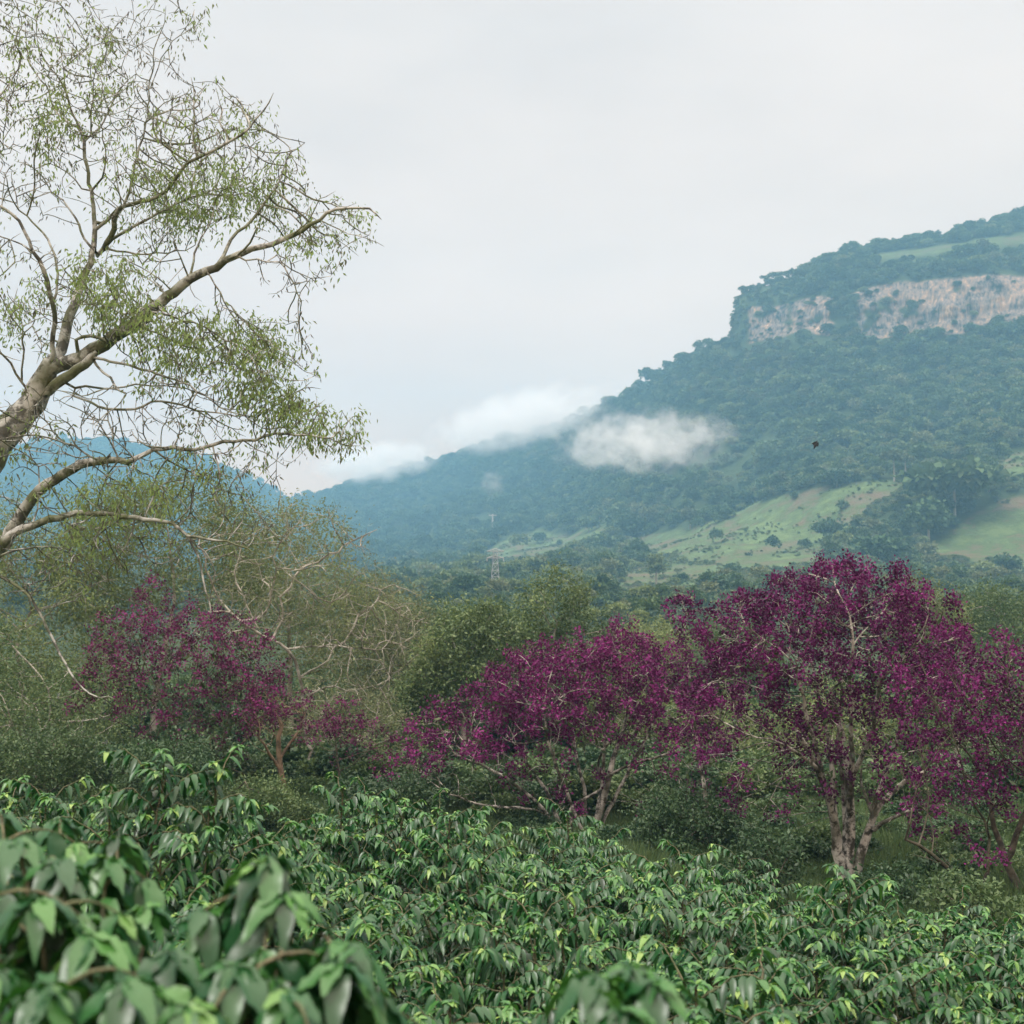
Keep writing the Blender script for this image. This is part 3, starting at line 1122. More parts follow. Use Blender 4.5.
def cloud(label, a, b, ry, rz, dens, seed, thr=0.0, scale=2.2, group=None, tear=3.4):
    """a soft-edged cloud whose long axis runs from a to b; lumpy ellipsoid domain, noise density"""
    a, b = np.array(a), np.array(b)
    c = (a + b) / 2
    L_ = np.linalg.norm(b - a) / 2
    bpy_me = bpy.data.meshes.new('low_cloud')
    import bmesh
    bm = bmesh.new()
    bmesh.ops.create_icosphere(bm, subdivisions=3, radius=1.0)
    bm.to_mesh(bpy_me)
    bm.free()
    o = bpy.data.objects.new('low_cloud', bpy_me)
    col.objects.link(o)
    o.location = c
    d = (b - a) / (2 * L_)
    o.rotation_euler = Vector(d).to_track_quat('X', 'Z').to_euler()
    o.scale = (L_, ry, rz)
    m, nt, N, L = new_mat('cloud_vapour')
    tc = N.new('ShaderNodeTexCoord')
    vl = N.new('ShaderNodeVectorMath')
    vl.operation = 'LENGTH'
    L.new(tc.outputs['Object'], vl.inputs[0])
    mp = N.new('ShaderNodeMapping')
    k = scale / max(ry, rz)
    mp.inputs['Scale'].default_value = (L_ * k, ry * k, rz * k * 1.2)
    mp.inputs['Location'].default_value = (seed * 3.1, seed * 1.7, seed)
    L.new(tc.outputs['Object'], mp.inputs[0])
    nz = N.new('ShaderNodeTexNoise')
    nz.inputs['Scale'].default_value = 1.0
    nz.inputs['Detail'].default_value = 4
    nz.inputs['Roughness'].default_value = 0.6
    L.new(mp.outputs[0], nz.inputs['Vector'])
    # density = clamp((1 - r)*1.6 + (noise-0.5)*2.6 - thr)
    m1 = N.new('ShaderNodeMath')
    m1.operation = 'MULTIPLY_ADD'
    m1.inputs[1].default_value = -1.5
    m1.inputs[2].default_value = 1.5 - thr
    L.new(vl.outputs['Value'], m1.inputs[0])
    m2 = N.new('ShaderNodeMath')
    m2.operation = 'MULTIPLY_ADD'
    m2.inputs[1].default_value = tear
    m2.inputs[2].default_value = -tear * 0.573
    L.new(nz.outputs['Fac'], m2.inputs[0])
    m3 = N.new('ShaderNodeMath')
    m3.operation = 'ADD'
    L.new(m1.outputs[0], m3.inputs[0])
    L.new(m2.outputs[0], m3.inputs[1])
    mr = N.new('ShaderNodeMapRange')
    mr.interpolation_type = 'SMOOTHSTEP'
    mr.inputs['From Min'].default_value = 0.0
    mr.inputs['From Max'].default_value = 1.0
    mr.inputs['To Max'].default_value = dens
    L.new(m3.outputs[0], mr.inputs['Value'])
    # keep the density zero at the rim of the domain
    m4 = N.new('ShaderNodeMapRange')
    m4.inputs['From Min'].default_value = 0.97
    m4.inputs['From Max'].default_value = 0.7
    L.new(vl.outputs['Value'], m4.inputs['Value'])
    m5 = N.new('ShaderNodeMath')
    m5.operation = 'MULTIPLY'
    L.new(mr.outputs[0], m5.inputs[0])
    L.new(m4.outputs[0], m5.inputs[1])
    v = N.new('ShaderNodeVolumePrincipled')
    v.inputs['Color'].default_value = (0.99, 0.992, 0.995, 1)
    v.inputs['Anisotropy'].default_value = 0.0
    L.new(m5.outputs[0], v.inputs['Density'])
    om = N.new('ShaderNodeOutputMaterial')
    L.new(v.outputs[0], om.inputs['Volume'])
    try:
        m.volume_sampling = 'MULTIPLE_IMPORTANCE'
        m.volume_step_rate = 0.5
    except Exception:
        try:
            m.cycles.volume_step_rate = 0.5
        except Exception:
            pass
    bpy_me.materials.append(m)
    return tag(o, label, 'cloud', group)


CL = [
    cloud('white cloud puff hanging in front of the forest slope', P(540, 449, 830), P(755, 434, 740), 46, 24, 0.026, 3, -0.15, 3.6, None, 5.0),
    cloud('tiny scrap of cloud low on the forest slope', P(480, 484, 880), P(506, 482, 870), 13, 12, 0.02, 9, 0.0, 1.6),
    cloud('long thin mist bank trailing along the descending ridge', P(425, 446, 1400), P(625, 390, 1190), 60, 32, 0.024, 5, -0.3, 2.6, None, 4.2),
    cloud('mist tongue lapping over the low end of the ridge', P(315, 474, 1600), P(440, 450, 1450), 60, 28, 0.024, 12, -0.3, 2.4, None, 4.2),
]

# ------------------------------------------------------------------ near and middle trees
def build_tree(name, label, base, sk, tip, bark, crowns, group=None, thr=0.03, power=2.3, smooth=2, cat='tree', rmax=0.022):
    """crowns: list of (part name, V, F, var, material) in world space"""
    root = empty(name, base, label, cat, group)
    V, Fq = tubes(sk.finish(tip, power, rmax, smooth), sides)
    mesh_obj('trunk', to_local(V, base), [Fq], bark, root)
    for nm, V, Fq, vv, mt in crowns:
        mesh_obj(nm, to_local(V, base), [Fq], mt, root, attrs={'var': vv})
    return root


def tips_of(sk, tip_ratio=1.6):
    """positions of thin growing ends, after finish()"""
    return sk.pos[sk.r < sk.r.min() * tip_ratio]


def purple_tree(label, base, stems, ells, nattr, seed, k_bloom, bloom_size, spread, mat, group=None, tip=0.006, bark='bark_pale', green=0.22, bias=0.06, step=0.28, skirt=None,
                clear=None):
    g = np.random.default_rng(seed)
    sk = Skel()
    for pts_, rad in stems:
        sk.limb(pts_, rad, step=0.25, g=g, wob=0.012)
    A = ell_points(ells, nattr, g, 0.25)
    if clear is not None:
        px, py = screen(A)
        A = A[~clear(px, py, g)]
    sk.grow(A, step, step * 0.8, g, bias=(0, 0, bias), jit=0.28, maxit=90)
    ch_pre = sk.finish(tip, rmax=0.015)
    tp = np.array([sk.pos[i] for i in range(len(sk.pos)) if sk.nch[i] == 0 and not sk.fixed[i]])
    ex = np.array([sk.pos[i] for i in range(len(sk.pos)) if sk.nch[i] == 1 and sk.r[i] < tip * 1.8 and not sk.fixed[i]])
    px, py = screen(tp)
    zc = (tp[:, 2] - tp[:, 2].min()) / (np.ptp(tp[:, 2]) + 1e-6)
    keep = g.uniform(size=len(tp)) < np.clip(0.12 + zc * 1.5, 0, 1)
    bt = tp[keep]
    if len(ex):
        ze = (ex[:, 2] - tp[:, 2].min()) / (np.ptp(tp[:, 2]) + 1e-6)
        bt = np.concatenate([bt, ex[g.uniform(size=len(ex)) < np.clip(ze * 0.75 - 0.12, 0, 0.6)]])
    bt = bt + g.normal(size=bt.shape) * 0.05
    var = np.clip(g.normal(0.42, 0.27, len(bt)), 0.02, 0.98)
    V, Fq, vv = clump_leaves(bt, int(k_bloom * 4.6), spread * 1.0, bloom_size * 0.56, bloom_size * 0.42, g, droop=-0.25, var=var, vsd=0.12)
    crowns = [('blossoms', V, Fq, vv, M[mat])]
    gt = np.concatenate([tp, ex]) if len(ex) else tp
    gz_ = (gt[:, 2] - tp[:, 2].min()) / (np.ptp(tp[:, 2]) + 1e-6)
    gt = gt[g.uniform(size=len(gt)) < green * np.clip(1.5 - 1.5 * gz_, 0.05, 1)]
    V, Fq, vv = clump_leaves(gt, 7, spread * 1.8, bloom_size * 1.25, bloom_size * 0.5, g, droop=0.1, vsd=0.25)
    crowns.append(('leaves', V, Fq, vv, M['tree_green']))
    return build_tree('flowering_tree', label, base, sk, tip, M[bark], crowns, group, rmax=0.015)


def S(pts_, rad, Y, dY=None, rs=1.0):
    """picture-traced stem at depth Y (dY: depth offsets per point), radii in picture pixels"""
    pts_ = np.array(pts_, float)
    dY = np.zeros(len(pts_)) if dY is None else np.interp(np.linspace(0, 1, len(pts_)), np.linspace(0, 1, len(dY)), dY)
    return Pv(pts_[:, 0], pts_[:, 1], Y + dY), np.interp(np.linspace(0, 1, len(pts_)), np.linspace(0, 1, len(rad)), rad) * Y / F * rs


RS = 0.7
# tallest purple tree
Y = 24
b = BASES['tall_purple']
stems = [S([(845, 905), (843, 880), (838, 850), (834, 820), (829, 795), (818, 770), (808, 750), (800, 735)], [11, 7.5, 6, 4, 3], Y, [0, -.1, -.3, -.8], RS),
         S([(846, 905), (847, 870), (849, 830), (850, 800), (848, 770), (843, 745), (836, 715), (830, 690)], [10, 7, 5, 3.5], Y, [0, .1, .2, .3, .5], RS),
         S([(846, 900), (856, 868), (866, 840), (874, 815), (890, 795), (905, 782), (925, 770)], [9, 6, 4, 3], Y, [0, .1, .3, .6, 1], RS),
         S([(850, 800), (853, 775), (862, 755), (872, 735), (876, 710), (880, 680)], [5, 4, 3, 2.5], Y, [.2, 0, -.4, -.8], RS),
         S([(868, 838), (880, 826), (900, 815), (920, 806), (940, 800)], [4, 3, 2, 1.5], Y, [.3, -.3, -.8], RS),
         S([(829, 795), (815, 765), (800, 755), (785, 745), (770, 738)], [4, 2.5, 2, 1.5], Y, [-.3, -.8, -1.2], RS),
         S([(874, 815), (863, 790), (862, 770)], [3, 2.5, 2], Y, [.3, .8], RS),
         S([(836, 830), (826, 790), (816, 750), (806, 710), (796, 670)], [4, 3.4, 2.8, 1.8], Y, [-.2, -.6, -.9], RS),
         S([(834, 820), (832, 770), (826, 730), (815, 680), (808, 640)], [4, 3.4, 2.8, 1.8], Y, [-.1, .4, .9], RS),
         S([(849, 820), (852, 770), (852, 730), (850, 680), (852, 630)], [4.5, 3.6, 2.8, 1.6], Y, [0, -.5, -1], RS),
         S([(862, 850), (876, 800), (890, 760), (902, 720), (908, 680)], [4, 3.4, 2.6, 1.6], Y, [.2, .6, .8], RS),
         S([(843, 880), (846, 830), (842, 780), (838, 740), (842, 690), (838, 640)], [5, 4, 3, 1.6], Y, [0, .5, 1.2], RS)]
ells = [(838, 640, Y, 118, 84, 1.9, 1.0), (760, 660, Y, 66, 60, 1.5, .36), (905, 655, Y, 62, 74, 1.6, .42), (850, 600, Y, 78, 46, 1.3, .28), (845, 730, Y, 110, 46, 1.7, .32),
        (745, 625, Y, 40, 30, 1.0, .1), (790, 790, Y, 70, 40, 1.2, .10), (905, 800, Y, 60, 40, 1.2, .12), (725, 740, Y, 50, 60, 1.2, .10)]
purple_tree('tallest full crowned purple tree on a pale blotched many stemmed trunk', b, stems, ells + [(832, 640, Y, 45, 45, 1.6, .16)], 1850, 11, 13, 0.11, 0.14, 'bloom', tip=0.0065)

# purple tree cut by the picture edge
Y = 20.5
b = BASES['edge_purple']
stems = [S([(1026, 915), (1020, 890), (1008, 868), (1000, 845), (992, 815), (985, 790)], [8, 6, 4, 3], Y, [0, .2, .4], RS),
         S([(1024, 900), (990, 892), (965, 880), (945, 866), (925, 850), (905, 838)], [5, 4, 3, 2], Y, [0, -.3, -.6], RS),
         S([(1008, 868), (1016, 835), (1030, 800), (1035, 760)], [5, 4, 3], Y, [.2, 0, -.3], RS),
         S([(992, 890), (988, 865), (990, 840), (985, 820)], [3, 2.6, 2], Y, [-.3, 0], RS)]
ells = [(985, 705, Y, 62, 72, 1.5, 1.0), (1050, 700, Y, 80, 70, 1.6, 1.0), (950, 770, Y, 60, 55, 1.3, .5), (1030, 790, Y, 80, 50, 1.3, .6), (935, 700, Y, 40, 50, 1.1, .4), (960, 845, Y, 60, 35, 1.0, .12)]
purple_tree('purple flowering tree cut off by the picture edge, on dark leaning stems', b, stems, ells, 1150, 12, 12, 0.10, 0.12, 'bloom', bark='bark_dark', tip=0.006)

# middle purple tree
Y = 33
b = BASES['mid_purple']
stems = [S([(590, 842), (598, 815), (606, 790), (610, 770), (618, 745), (626, 720)], [6.5, 5, 4, 2.5], Y, [0, .1, .3], RS),
         S([(566, 842), (556, 815), (548, 795), (535, 775), (522, 755)], [3.5, 3, 2.2, 1.6], Y + .6, [0, .2, .5], RS),
         S([(560, 840), (545, 812), (525, 792), (500, 775), (475, 762), (455, 755)], [3.2, 2.6, 2, 1.4], Y + .4, [0, -.5, -1], RS),
         S([(572, 842), (570, 812), (588, 798), (600, 790)], [2.5, 2.2, 2], Y + .2, None, RS),
         S([(585, 838), (585, 800), (578, 765), (572, 735), (570, 700)], [3, 2.4, 2], Y + .8, [0, .6, 1], RS),
         S([(604, 790), (612, 775), (640, 762), (665, 755), (690, 748)], [3, 2, 1.5], Y, [.2, -.3], RS),
         S([(606, 785), (598, 765), (602, 752), (618, 735)], [2, 1.5], Y, [.2, -.6], RS), S([(592, 838), (600, 800), (604, 760), (606, 720), (600, 680)], [3, 2.6, 1.6], Y + .3, [0, .6], RS), S([(585, 840), (570, 800), (556, 765), (546, 730), (545, 700)], [2.6, 2.2, 1.4], Y - .2, [0, -.7], RS), S([(596, 838), (616, 795), (634, 760), (650, 730), (660, 700)], [3, 2.4, 1.4], Y + .2, [0, .5], RS),
         S([(545, 812), (520, 808), (490, 806), (465, 800), (440, 790)], [2, 1.6, 1.2], Y + .4, [-.2, -1], RS)]
ells = [(585, 690, Y, 108, 52, 2.2, 1.0), (500, 735, Y, 70, 46, 2.0, .62), (440, 745, Y, 44, 40, 1.5, .32), (665, 715, Y, 55, 58, 1.8, .55), (620, 652, Y, 48, 30, 1.5, .28), (535, 685, Y, 50, 40, 1.5, .3),
        (560, 780, Y, 130, 36, 2.0, .14), (660, 790, Y, 40, 30, 1.4, .08), (425, 775, Y, 45, 25, 1.2, .16)]
purple_tree('wide spreading purple tree in the middle on a fan of thin pale stems', b, stems, ells, 1900, 13, 12, 0.14, 0.17, 'bloom_bright', tip=0.0075, step=0.34)

# slender sparse purple tree between the two full ones
Y = 27
b = P(712, 872, Y)
b[2] = ground_z(b[0], b[1])
stems = [(np.array([b, P(708, 820, Y), P(702, 770, Y), P(694, 720, Y), P(688, 670, Y), P(684, 625, Y)]), np.array([.06, .05, .04, .03, .02, .012])),
         S([(702, 770), (715, 740), (722, 705), (716, 670)], [2, 1.6, 1], Y, [0, -.4], RS)]
ells = [(684, 620, Y, 22, 28, .5, .4), (690, 670, Y, 40, 40, .9, 1.0), (720, 700, Y, 35, 45, .9, .8), (700, 745, Y, 50, 40, 1, .5), (720, 800, Y, 50, 50, 1, .35)]
purple_tree('slender purple tree with a sparse spiky top between two fuller ones', b, stems, ells, 420, 14, 11, 0.115, 0.13, 'bloom', tip=0.006)

# purple tree tangled in green, at the edge of the wood
Y = 33
b = BASES['left_purple']
stems = [S([(198, 806), (203, 785), (212, 765), (222, 745), (228, 720)], [4.5, 3.5, 2.5, 2], Y, [0, .2], RS),
         S([(180, 806), (168, 775), (160, 750), (140, 730)], [3, 2.4, 1.6], Y + .4, [0, .4], RS),
         S([(200, 800), (185, 770), (180, 740), (172, 715), (160, 700)], [2.5, 2, 1.5], Y - .2, [0, -.6], RS),
         S([(212, 765), (240, 745), (262, 720), (270, 690)], [2.5, 2, 1.5], Y, [.2, .8], RS)]
ells = [(190, 660, Y, 95, 55, 2.4, 1.0), (140, 640, Y, 50, 45, 1.8, .4), (240, 690, Y, 50, 50, 1.8, .6), (200, 715, Y, 70, 40, 2.0, .4), (110, 690, Y, 40, 40, 1.6, .25), (225, 770, Y, 40, 30, 1.4, .14), (150, 600, Y, 22, 18, 1, .08)]
purple_tree('dull purple tree mixed with green at the edge of the wood', b, stems, ells, 900, 15, 8, 0.13, 0.15, 'bloom_dull', tip=0.007, green=0.9, bark='bark_dark', step=0.34)

# small reddish purple tree on a straight brown trunk
Y = 31
b = P(283, 815, Y)
b[2] = min(b[2], ground_z(b[0], b[1]))
stems = [S([(283, 818), (284, 795), (281, 770), (278, 745), (282, 725)], [4.4, 4.4, 3.8, 3], Y, None, RS), S([(279, 770), (268, 750), (258, 738)], [2.4, 2, 1.4], Y, [0, -.4], RS), S([(281, 755), (296, 735), (305, 715)], [2.4, 2, 1.4], Y, [0, .4], RS)]
ells = [(278, 722, Y, 42, 34, 1.1, 1.0), (262, 700, Y, 30, 26, 1, .4)]
purple_tree('small reddish purple tree on a straight brown trunk', b, stems, ells, 230, 16, 8, 0.12, 0.13, 'bloom_dull', tip=0.007, bark='bark_brown')
# low purple sapling
Y = 34
b = P(338, 812, Y)
b[2] = min(b[2], ground_z(b[0], b[1]))
stems = [S([(338, 815), (340, 785), (338, 760), (335, 740)], [2.2, 1.8, 1.2], Y, None, RS)]
ells = [(340, 735, Y, 34, 34, 1.0, 1.0), (375, 745, Y, 26, 24, 0.9, .4)]
purple_tree('low thin purple sapling beside the bare grey tree', b, stems, ells, 180, 17, 7, 0.12, 0.13, 'bloom_dull', tip=0.007, bark='bark_dark')

# ------------------------------------------------------------------ bare pale tree
g = np.random.default_rng(21)
Y = 36
b = P(318, 815, Y)
b[2] = min(b[2], ground_z(b[0], b[1]))
sk = Skel()
for pts_, rad, dy in [
    ([(318, 818), (315, 795), (313, 772), (308, 745), (304, 715), (300, 685), (296, 660), (283, 645), (265, 637), (245, 622), (225, 612), (210, 610)], [3.2, 3, 2.6, 2.4, 2.2, 1.8], [0, 0, -.5, -1]),
    ([(246, 622), (262, 617), (271, 600), (274, 580), (274, 562), (280, 545)], [2, 1.8, 1.4, 1.1], [0, -.5]),
    ([(278, 640), (282, 612), (293, 580), (305, 568), (320, 560), (350, 541), (375, 530)], [2, 1.8, 1.5, 1.1], [0, .6, 1.2]),
    ([(293, 580), (312, 592), (330, 602)], [1.4, 1.1], [.6, 0]),
    ([(288, 647), (320, 645), (350, 648), (385, 650)], [1.8, 1.4, 1], [0, -.6]),
    ([(300, 680), (325, 660), (345, 640), (365, 610), (385, 590)], [2, 1.6, 1.1], [0, .8]),
    ([(318, 800), (330, 775), (345, 768), (358, 762)], [2.6, 2.2, 1.8], [0, -.3]),
    ([(303, 700), (330, 690), (360, 690), (390, 680)], [1.6, 1.3, 1], [0, 1]),
    ([(225, 612), (214, 590), (206, 565), (200, 545)], [1.7, 1.5, 1.2], [0, -.4]),
    ([(262, 637), (245, 600), (238, 570), (245, 540)], [1.5, 1.2, .9], [0, .6]),
]:
    q, r = S(pts_, rad, Y, dy)
    sk.limb(q, r * 0.62, step=0.3, g=g, wob=0.05)
A = ell_points([(310, 600, Y, 95, 62, 2.6, 1.0), (360, 640, Y, 62, 62, 2.4, .7), (270, 570, Y, 60, 45, 2, .4), (350, 700, Y, 50, 45, 2, .35), (395, 620, Y, 36, 50, 1.8, .3), (240, 620, Y, 50, 40, 2, .3), (300, 530, Y, 70, 30, 1.8, .3)], 1700, g, 0.1)
sk.grow(A, 0.32, 0.26, g, bias=(0, 0, -0.02), jit=0.35, maxit=90)
sk.finish(0.0075)
nd = sk.pos[(sk.r < 0.0125)]
nd = nd[g.uniform(size=len(nd)) < 0.75]
# fine twiglets as thin slivers, olive leaf buds
tw_d = rand_unit(len(nd) * 2, g)
V1, F1 = leaves(np.repeat(nd, 2, 0), tw_d, g.uniform(.25, .6, len(nd) * 2), np.full(len(nd) * 2, .014), g)
V2, F2, vv = clump_leaves(nd, 5, 0.34, 0.11, 0.04, g, droop=0.3, vsd=0.25)
build_tree('bare_tree', 'half bare pale grey tree with crooked whitish branches and twiggy olive crown', b, sk, 0.0075, M['bark_bare'],
           [('twigs', V1, F1, np.full(len(V1), .5), M['olive']), ('leaves', V2, F2, vv, M['olive'])], thr=0.02)

# ------------------------------------------------------------------ big mossy tree at the picture edge
g = np.random.default_rng(31)
Y = 20
LIMBS = [   # picture-traced limbs: points, radii in pixels, depth offsets
    ([(-75, 900), (-70, 780), (-60, 680), (-52, 600), (-38, 530), (-22, 480), (0, 440), (18, 418), (33, 400), (42, 382), (50, 366)], [44, 36, 30, 25, 22, 18, 15], [0, 0, 0]),
    ([(50, 366), (62, 345), (72, 310), (82, 285), (90, 262), (94, 244), (95, 225), (92, 200), (88, 175), (84, 142)], [11, 9, 7, 6, 4.5, 4], [0, .4, .8, 1.2]),
    ([(84, 141), (78, 128), (64, 121), (51, 102), (47, 88), (35, 74), (27, 57), (26, 27)], [3, 2.4, 1.8, 1], [1.2, 1.8]),
    ([(82, 136), (72, 110), (66, 92), (57, 76), (49, 66), (37, 45), (35, 25)], [3, 2.2, 1.5, 1], [1.2, .6]),
    ([(66, 92), (63, 66), (60, 48), (64, 30)], [1.8, 1.2, .8], [1, 1.4]),
    ([(84, 140), (98, 131), (108, 112), (116, 95), (128, 80)], [2.6, 1.8, 1], [1.2, 1.8]),
    ([(92, 132), (90, 112), (94, 94), (92, 80), (105, 57), (108, 42)], [2.2, 1.6, 1], [1.3, .8]),
    ([(68, 62), (80, 55), (90, 46), (117, 41), (135, 47)], [1.6, 1, .7], [1, .5]),
    ([(97, 185), (104, 170), (105, 152), (102, 135), (110, 124)], [2.4, 1.6, 1], [1, .4]),
    ([(118, 214), (127, 195), (137, 156), (145, 127), (148, 94), (153, 62), (155, 44), (163, 29), (166, 6)], [3.4, 2.8, 2, 1.4, .9], [.6, 1.6]),
    ([(149, 96), (155, 76), (170, 45), (186, 28), (194, 8)], [1.8, 1.2, .8], [1.4, 1]),
    ([(90, 258), (103, 248), (110, 238), (116, 219), (120, 207), (130, 205), (150, 200), (170, 187), (186, 165), (205, 155), (228, 142), (250, 128), (262, 113), (275, 93)], [7, 6, 4.5, 3.5, 2.5, 1.5], [1, .2, -.6, -1]),
    ([(98, 252), (110, 241), (125, 231), (148, 220), (172, 206), (198, 196), (222, 188)], [4.5, 3.6, 2.5, 1.6], [.9, .6, 0]),
    ([(94, 226), (103, 222), (118, 208)], [4, 3.4], [1, .6]),
    ([(106, 249), (130, 253), (150, 254), (175, 252), (195, 246)], [2.4, 1.8, 1.2], [.8, 1.4]),
    ([(135, 267), (150, 257), (160, 245), (165, 232)], [1.8, 1.4, 1], [.8, .2]),
    ([(50, 366), (72, 362), (95, 350), (112, 338), (130, 326), (150, 313), (166, 298), (182, 285), (200, 274), (220, 265), (236, 255), (264, 247), (292, 236), (306, 228), (320, 219), (332, 211), (346, 208), (360, 208), (372, 212), (383, 221)],
     [12, 11.5, 10, 8.5, 7, 5, 3.5, 2.5, 1.4], [0, -.4, -.9, -1.2, -1.5]),
    ([(40, 398), (56, 384), (70, 374), (86, 362), (98, 350)], [10, 9, 8], [0, -.4]),
    ([(70, 350), (78, 338), (95, 336), (108, 342)], [4, 4, 4], [-.2, -.5]),
    ([(214, 267), (222, 257), (234, 236), (250, 222), (266, 201), (281, 177), (285, 161), (292, 151), (305, 144)], [4.4, 3.2, 2.2, 1.2], [-.9, -.2, .4]),
    ([(226, 262), (245, 250), (253, 238), (257, 226)], [2.5, 1.8], [-1, -1.5]),
    ([(236, 262), (257, 260), (283, 264), (290, 275), (297, 288), (300, 300)], [2.2, 1.8, 1.2], [-1, -1.6]),
    ([(266, 247), (280, 258), (296, 272), (312, 279), (330, 276)], [1.8, 1.3, .8], [-1.2, -.6]),
    ([(290, 237), (306, 224), (313, 212), (318, 200), (336, 192)], [1.8, 1.3, .8], [-1.2, -1.8]),
    ([(322, 219), (344, 231), (363, 238), (386, 246)], [1.4, 1, .7], [-1.3, -1.8]),
    ([(190, 278), (194, 256), (205, 232), (214, 215)], [2.8, 2, 1.2], [-.8, -.2]),
    ([(190, 277), (182, 262), (176, 245), (166, 230)], [2.2, 1.6, 1], [-.8, -1.4]),
    ([(90, 360), (103, 372), (110, 380), (116, 388), (126, 394)], [3, 2.5, 2], [-.3, -.8]),
    ([(95, 358), (133, 366), (156, 374), (176, 380), (195, 388), (222, 408), (245, 416)], [3, 2.4, 1.8, 1.1], [-.4, -1.2, -1.8]),
    ([(64, 388), (90, 387), (112, 388), (137, 385), (168, 386), (199, 393), (225, 405)], [2.8, 2.2, 1.6, 1], [-.2, .6, 1]),
    ([(66, 392), (90, 402), (112, 410), (138, 408), (158, 400), (180, 405), (200, 412), (242, 417), (262, 428)], [3.4, 3, 2.4, 1.8, 1.2], [-.1, -1]),
    ([(155, 312), (175, 318), (200, 325), (225, 340), (248, 352), (262, 372)], [2.6, 2, 1.4, .9], [-.8, -1.8]),
    ([(135, 325), (160, 335), (185, 345), (205, 352), (218, 372)], [2.4, 1.8, 1], [-.7, .2]),
    ([(205, 270), (225, 300), (245, 322), (262, 340)], [2, 1.4, .8], [-.9, -1.6]),
    ([(100, 345), (103, 325), (97, 308), (88, 296)], [2.6, 2, 1.4], [-.6, -1]),
    ([(105, 342), (118, 328), (122, 310), (112, 295)], [2.2, 1.6, 1], [-.6, -1.1]),
    # lower limbs
    ([(-52, 610), (-28, 580), (-6, 556), (9, 536), (21, 517), (41, 491), (60, 476), (80, 465), (99, 460), (115, 461), (130, 461), (150, 452), (172, 448), (194, 450), (212, 445), (232, 441), (252, 441), (273, 433), (300, 435), (320, 436), (338, 443), (360, 447)],
     [14, 11, 9, 7.5, 5, 3.6, 2.8, 2, 1], [0, -.6, -1.2, -1.5]),
    ([(155, 452), (178, 467), (200, 478), (218, 489), (240, 495)], [2.2, 1.7, 1.1], [-.9, -.4]),
    ([(250, 441), (262, 452), (275, 460), (286, 466)], [1.4, 1, .6], [-1.2, -1]),
    ([(-10, 560), (13, 534), (34, 524), (60, 517), (86, 513), (112, 515), (142, 519), (163, 521), (178, 527), (190, 537), (215, 539), (238, 544), (256, 553)], [9, 7, 5.5, 4.6, 3.4, 2.2, 1.3], [-.5, -1.4, -2]),
    ([(189, 536), (196, 552), (202, 575), (208, 600), (212, 612)], [2.4, 2, 1.5], [-1.6, -1.8]),
    ([(186, 540), (200, 548), (212, 562), (214, 580), (208, 605)], [1.8, 1.4, 1], [-1.6, -1.4]),
    ([(110, 462), (108, 475), (102, 488), (97, 505)], [2, 1.6, 1.2], [-.9, -.9]),
    ([(113, 460), (113, 440), (109, 420), (106, 405)], [2.2, 1.8, 1.4], [-.9, -.4]),
    ([(96, 460), (80, 450), (62, 440), (48, 430), (36, 427)], [2.2, 1.8, 1.4], [-.9, -.4]),
    ([(38, 520), (37, 500), (40, 480), (30, 452), (22, 438), (8, 428)], [2, 1.7, 1.3], [-.6, -.2]),
    ([(-40, 640), (-20, 585), (0, 556), (18, 550), (40, 547), (66, 548)], [4, 3, 2, 1], [-.5, -1]),
    ([(135, 520), (130, 535), (124, 548)], [1.8, 1.2], [-1.2, -1.4]),
    ([(125, 517), (105, 530), (88, 545), (72, 562)], [1.6, 1.2, .8], [-1.2, -1]),
    # the dead pale hanging branch
    ([(-46, 640), (-20, 568), (0, 575), (12, 583), (28, 595), (40, 612), (50, 632), (58, 650), (66, 665), (74, 678), (86, 691), (104, 698), (118, 700)], [4.2, 3.4, 2.8, 2.4, 1.8, 1], [-.5, -1.6]),
    # limbs towards the other side
    ([(44, 384), (52, 355), (54, 325), (53, 305), (47, 278), (40, 262), (33, 250), (22, 226), (8, 210), (-10, 203)], [6, 5, 4.6, 3.4, 2.2], [0, -.6, -1]),
    ([(33, 250), (16, 243), (0, 237), (-16, 236)], [2, 1.6, 1.2], [-.8, -1.4]),
    ([(56, 302), (57, 275), (56, 258), (48, 240), (39, 229), (28, 216), (17, 207), (14, 186)], [2.8, 2.3, 1.5], [-.5, .3]),
    ([(80, 288), (70, 276), (60, 264)], [2, 1.6], [.6, .2]),
    ([(88, 247), (80, 226), (73, 214), (62, 201), (50, 190), (38, 173)], [3, 2.2, 1.2], [1, 1.6]),
    ([(88, 198), (76, 180), (62, 170), (48, 162)], [2.2, 1.6, 1], [1.1, .6]),
    ([(36, 400), (20, 380), (8, 360), (0, 352), (-14, 348)], [3, 2.4, 1.6], [0, -.8]),
    ([(20, 380), (24, 352), (22, 338), (32, 325), (44, 316)], [2.2, 1.7, 1], [-.2, -.8]),
    ([(-20, 480), (-50, 400), (-70, 320), (-80, 240), (-60, 160), (-40, 90)], [11, 8, 6, 4, 2], [0, .8, 1.4]),
    ([(-66, 330), (-40, 290), (-20, 260), (0, 250)], [3.5, 2.5, 1.5], [.8, 0]),
    ([(-60, 160), (-30, 120), (-8, 100), (10, 84), (20, 60)], [3, 2.2, 1.2], [1.2, .5]),
    ([(-80, 240), (-50, 200), (-20, 170), (4, 150)], [3, 2.2, 1.2], [1, .2]),
]
b = P(-75, 900, Y)
b[2] = ground_z(b[0], b[1])
sk = Skel()
first = True
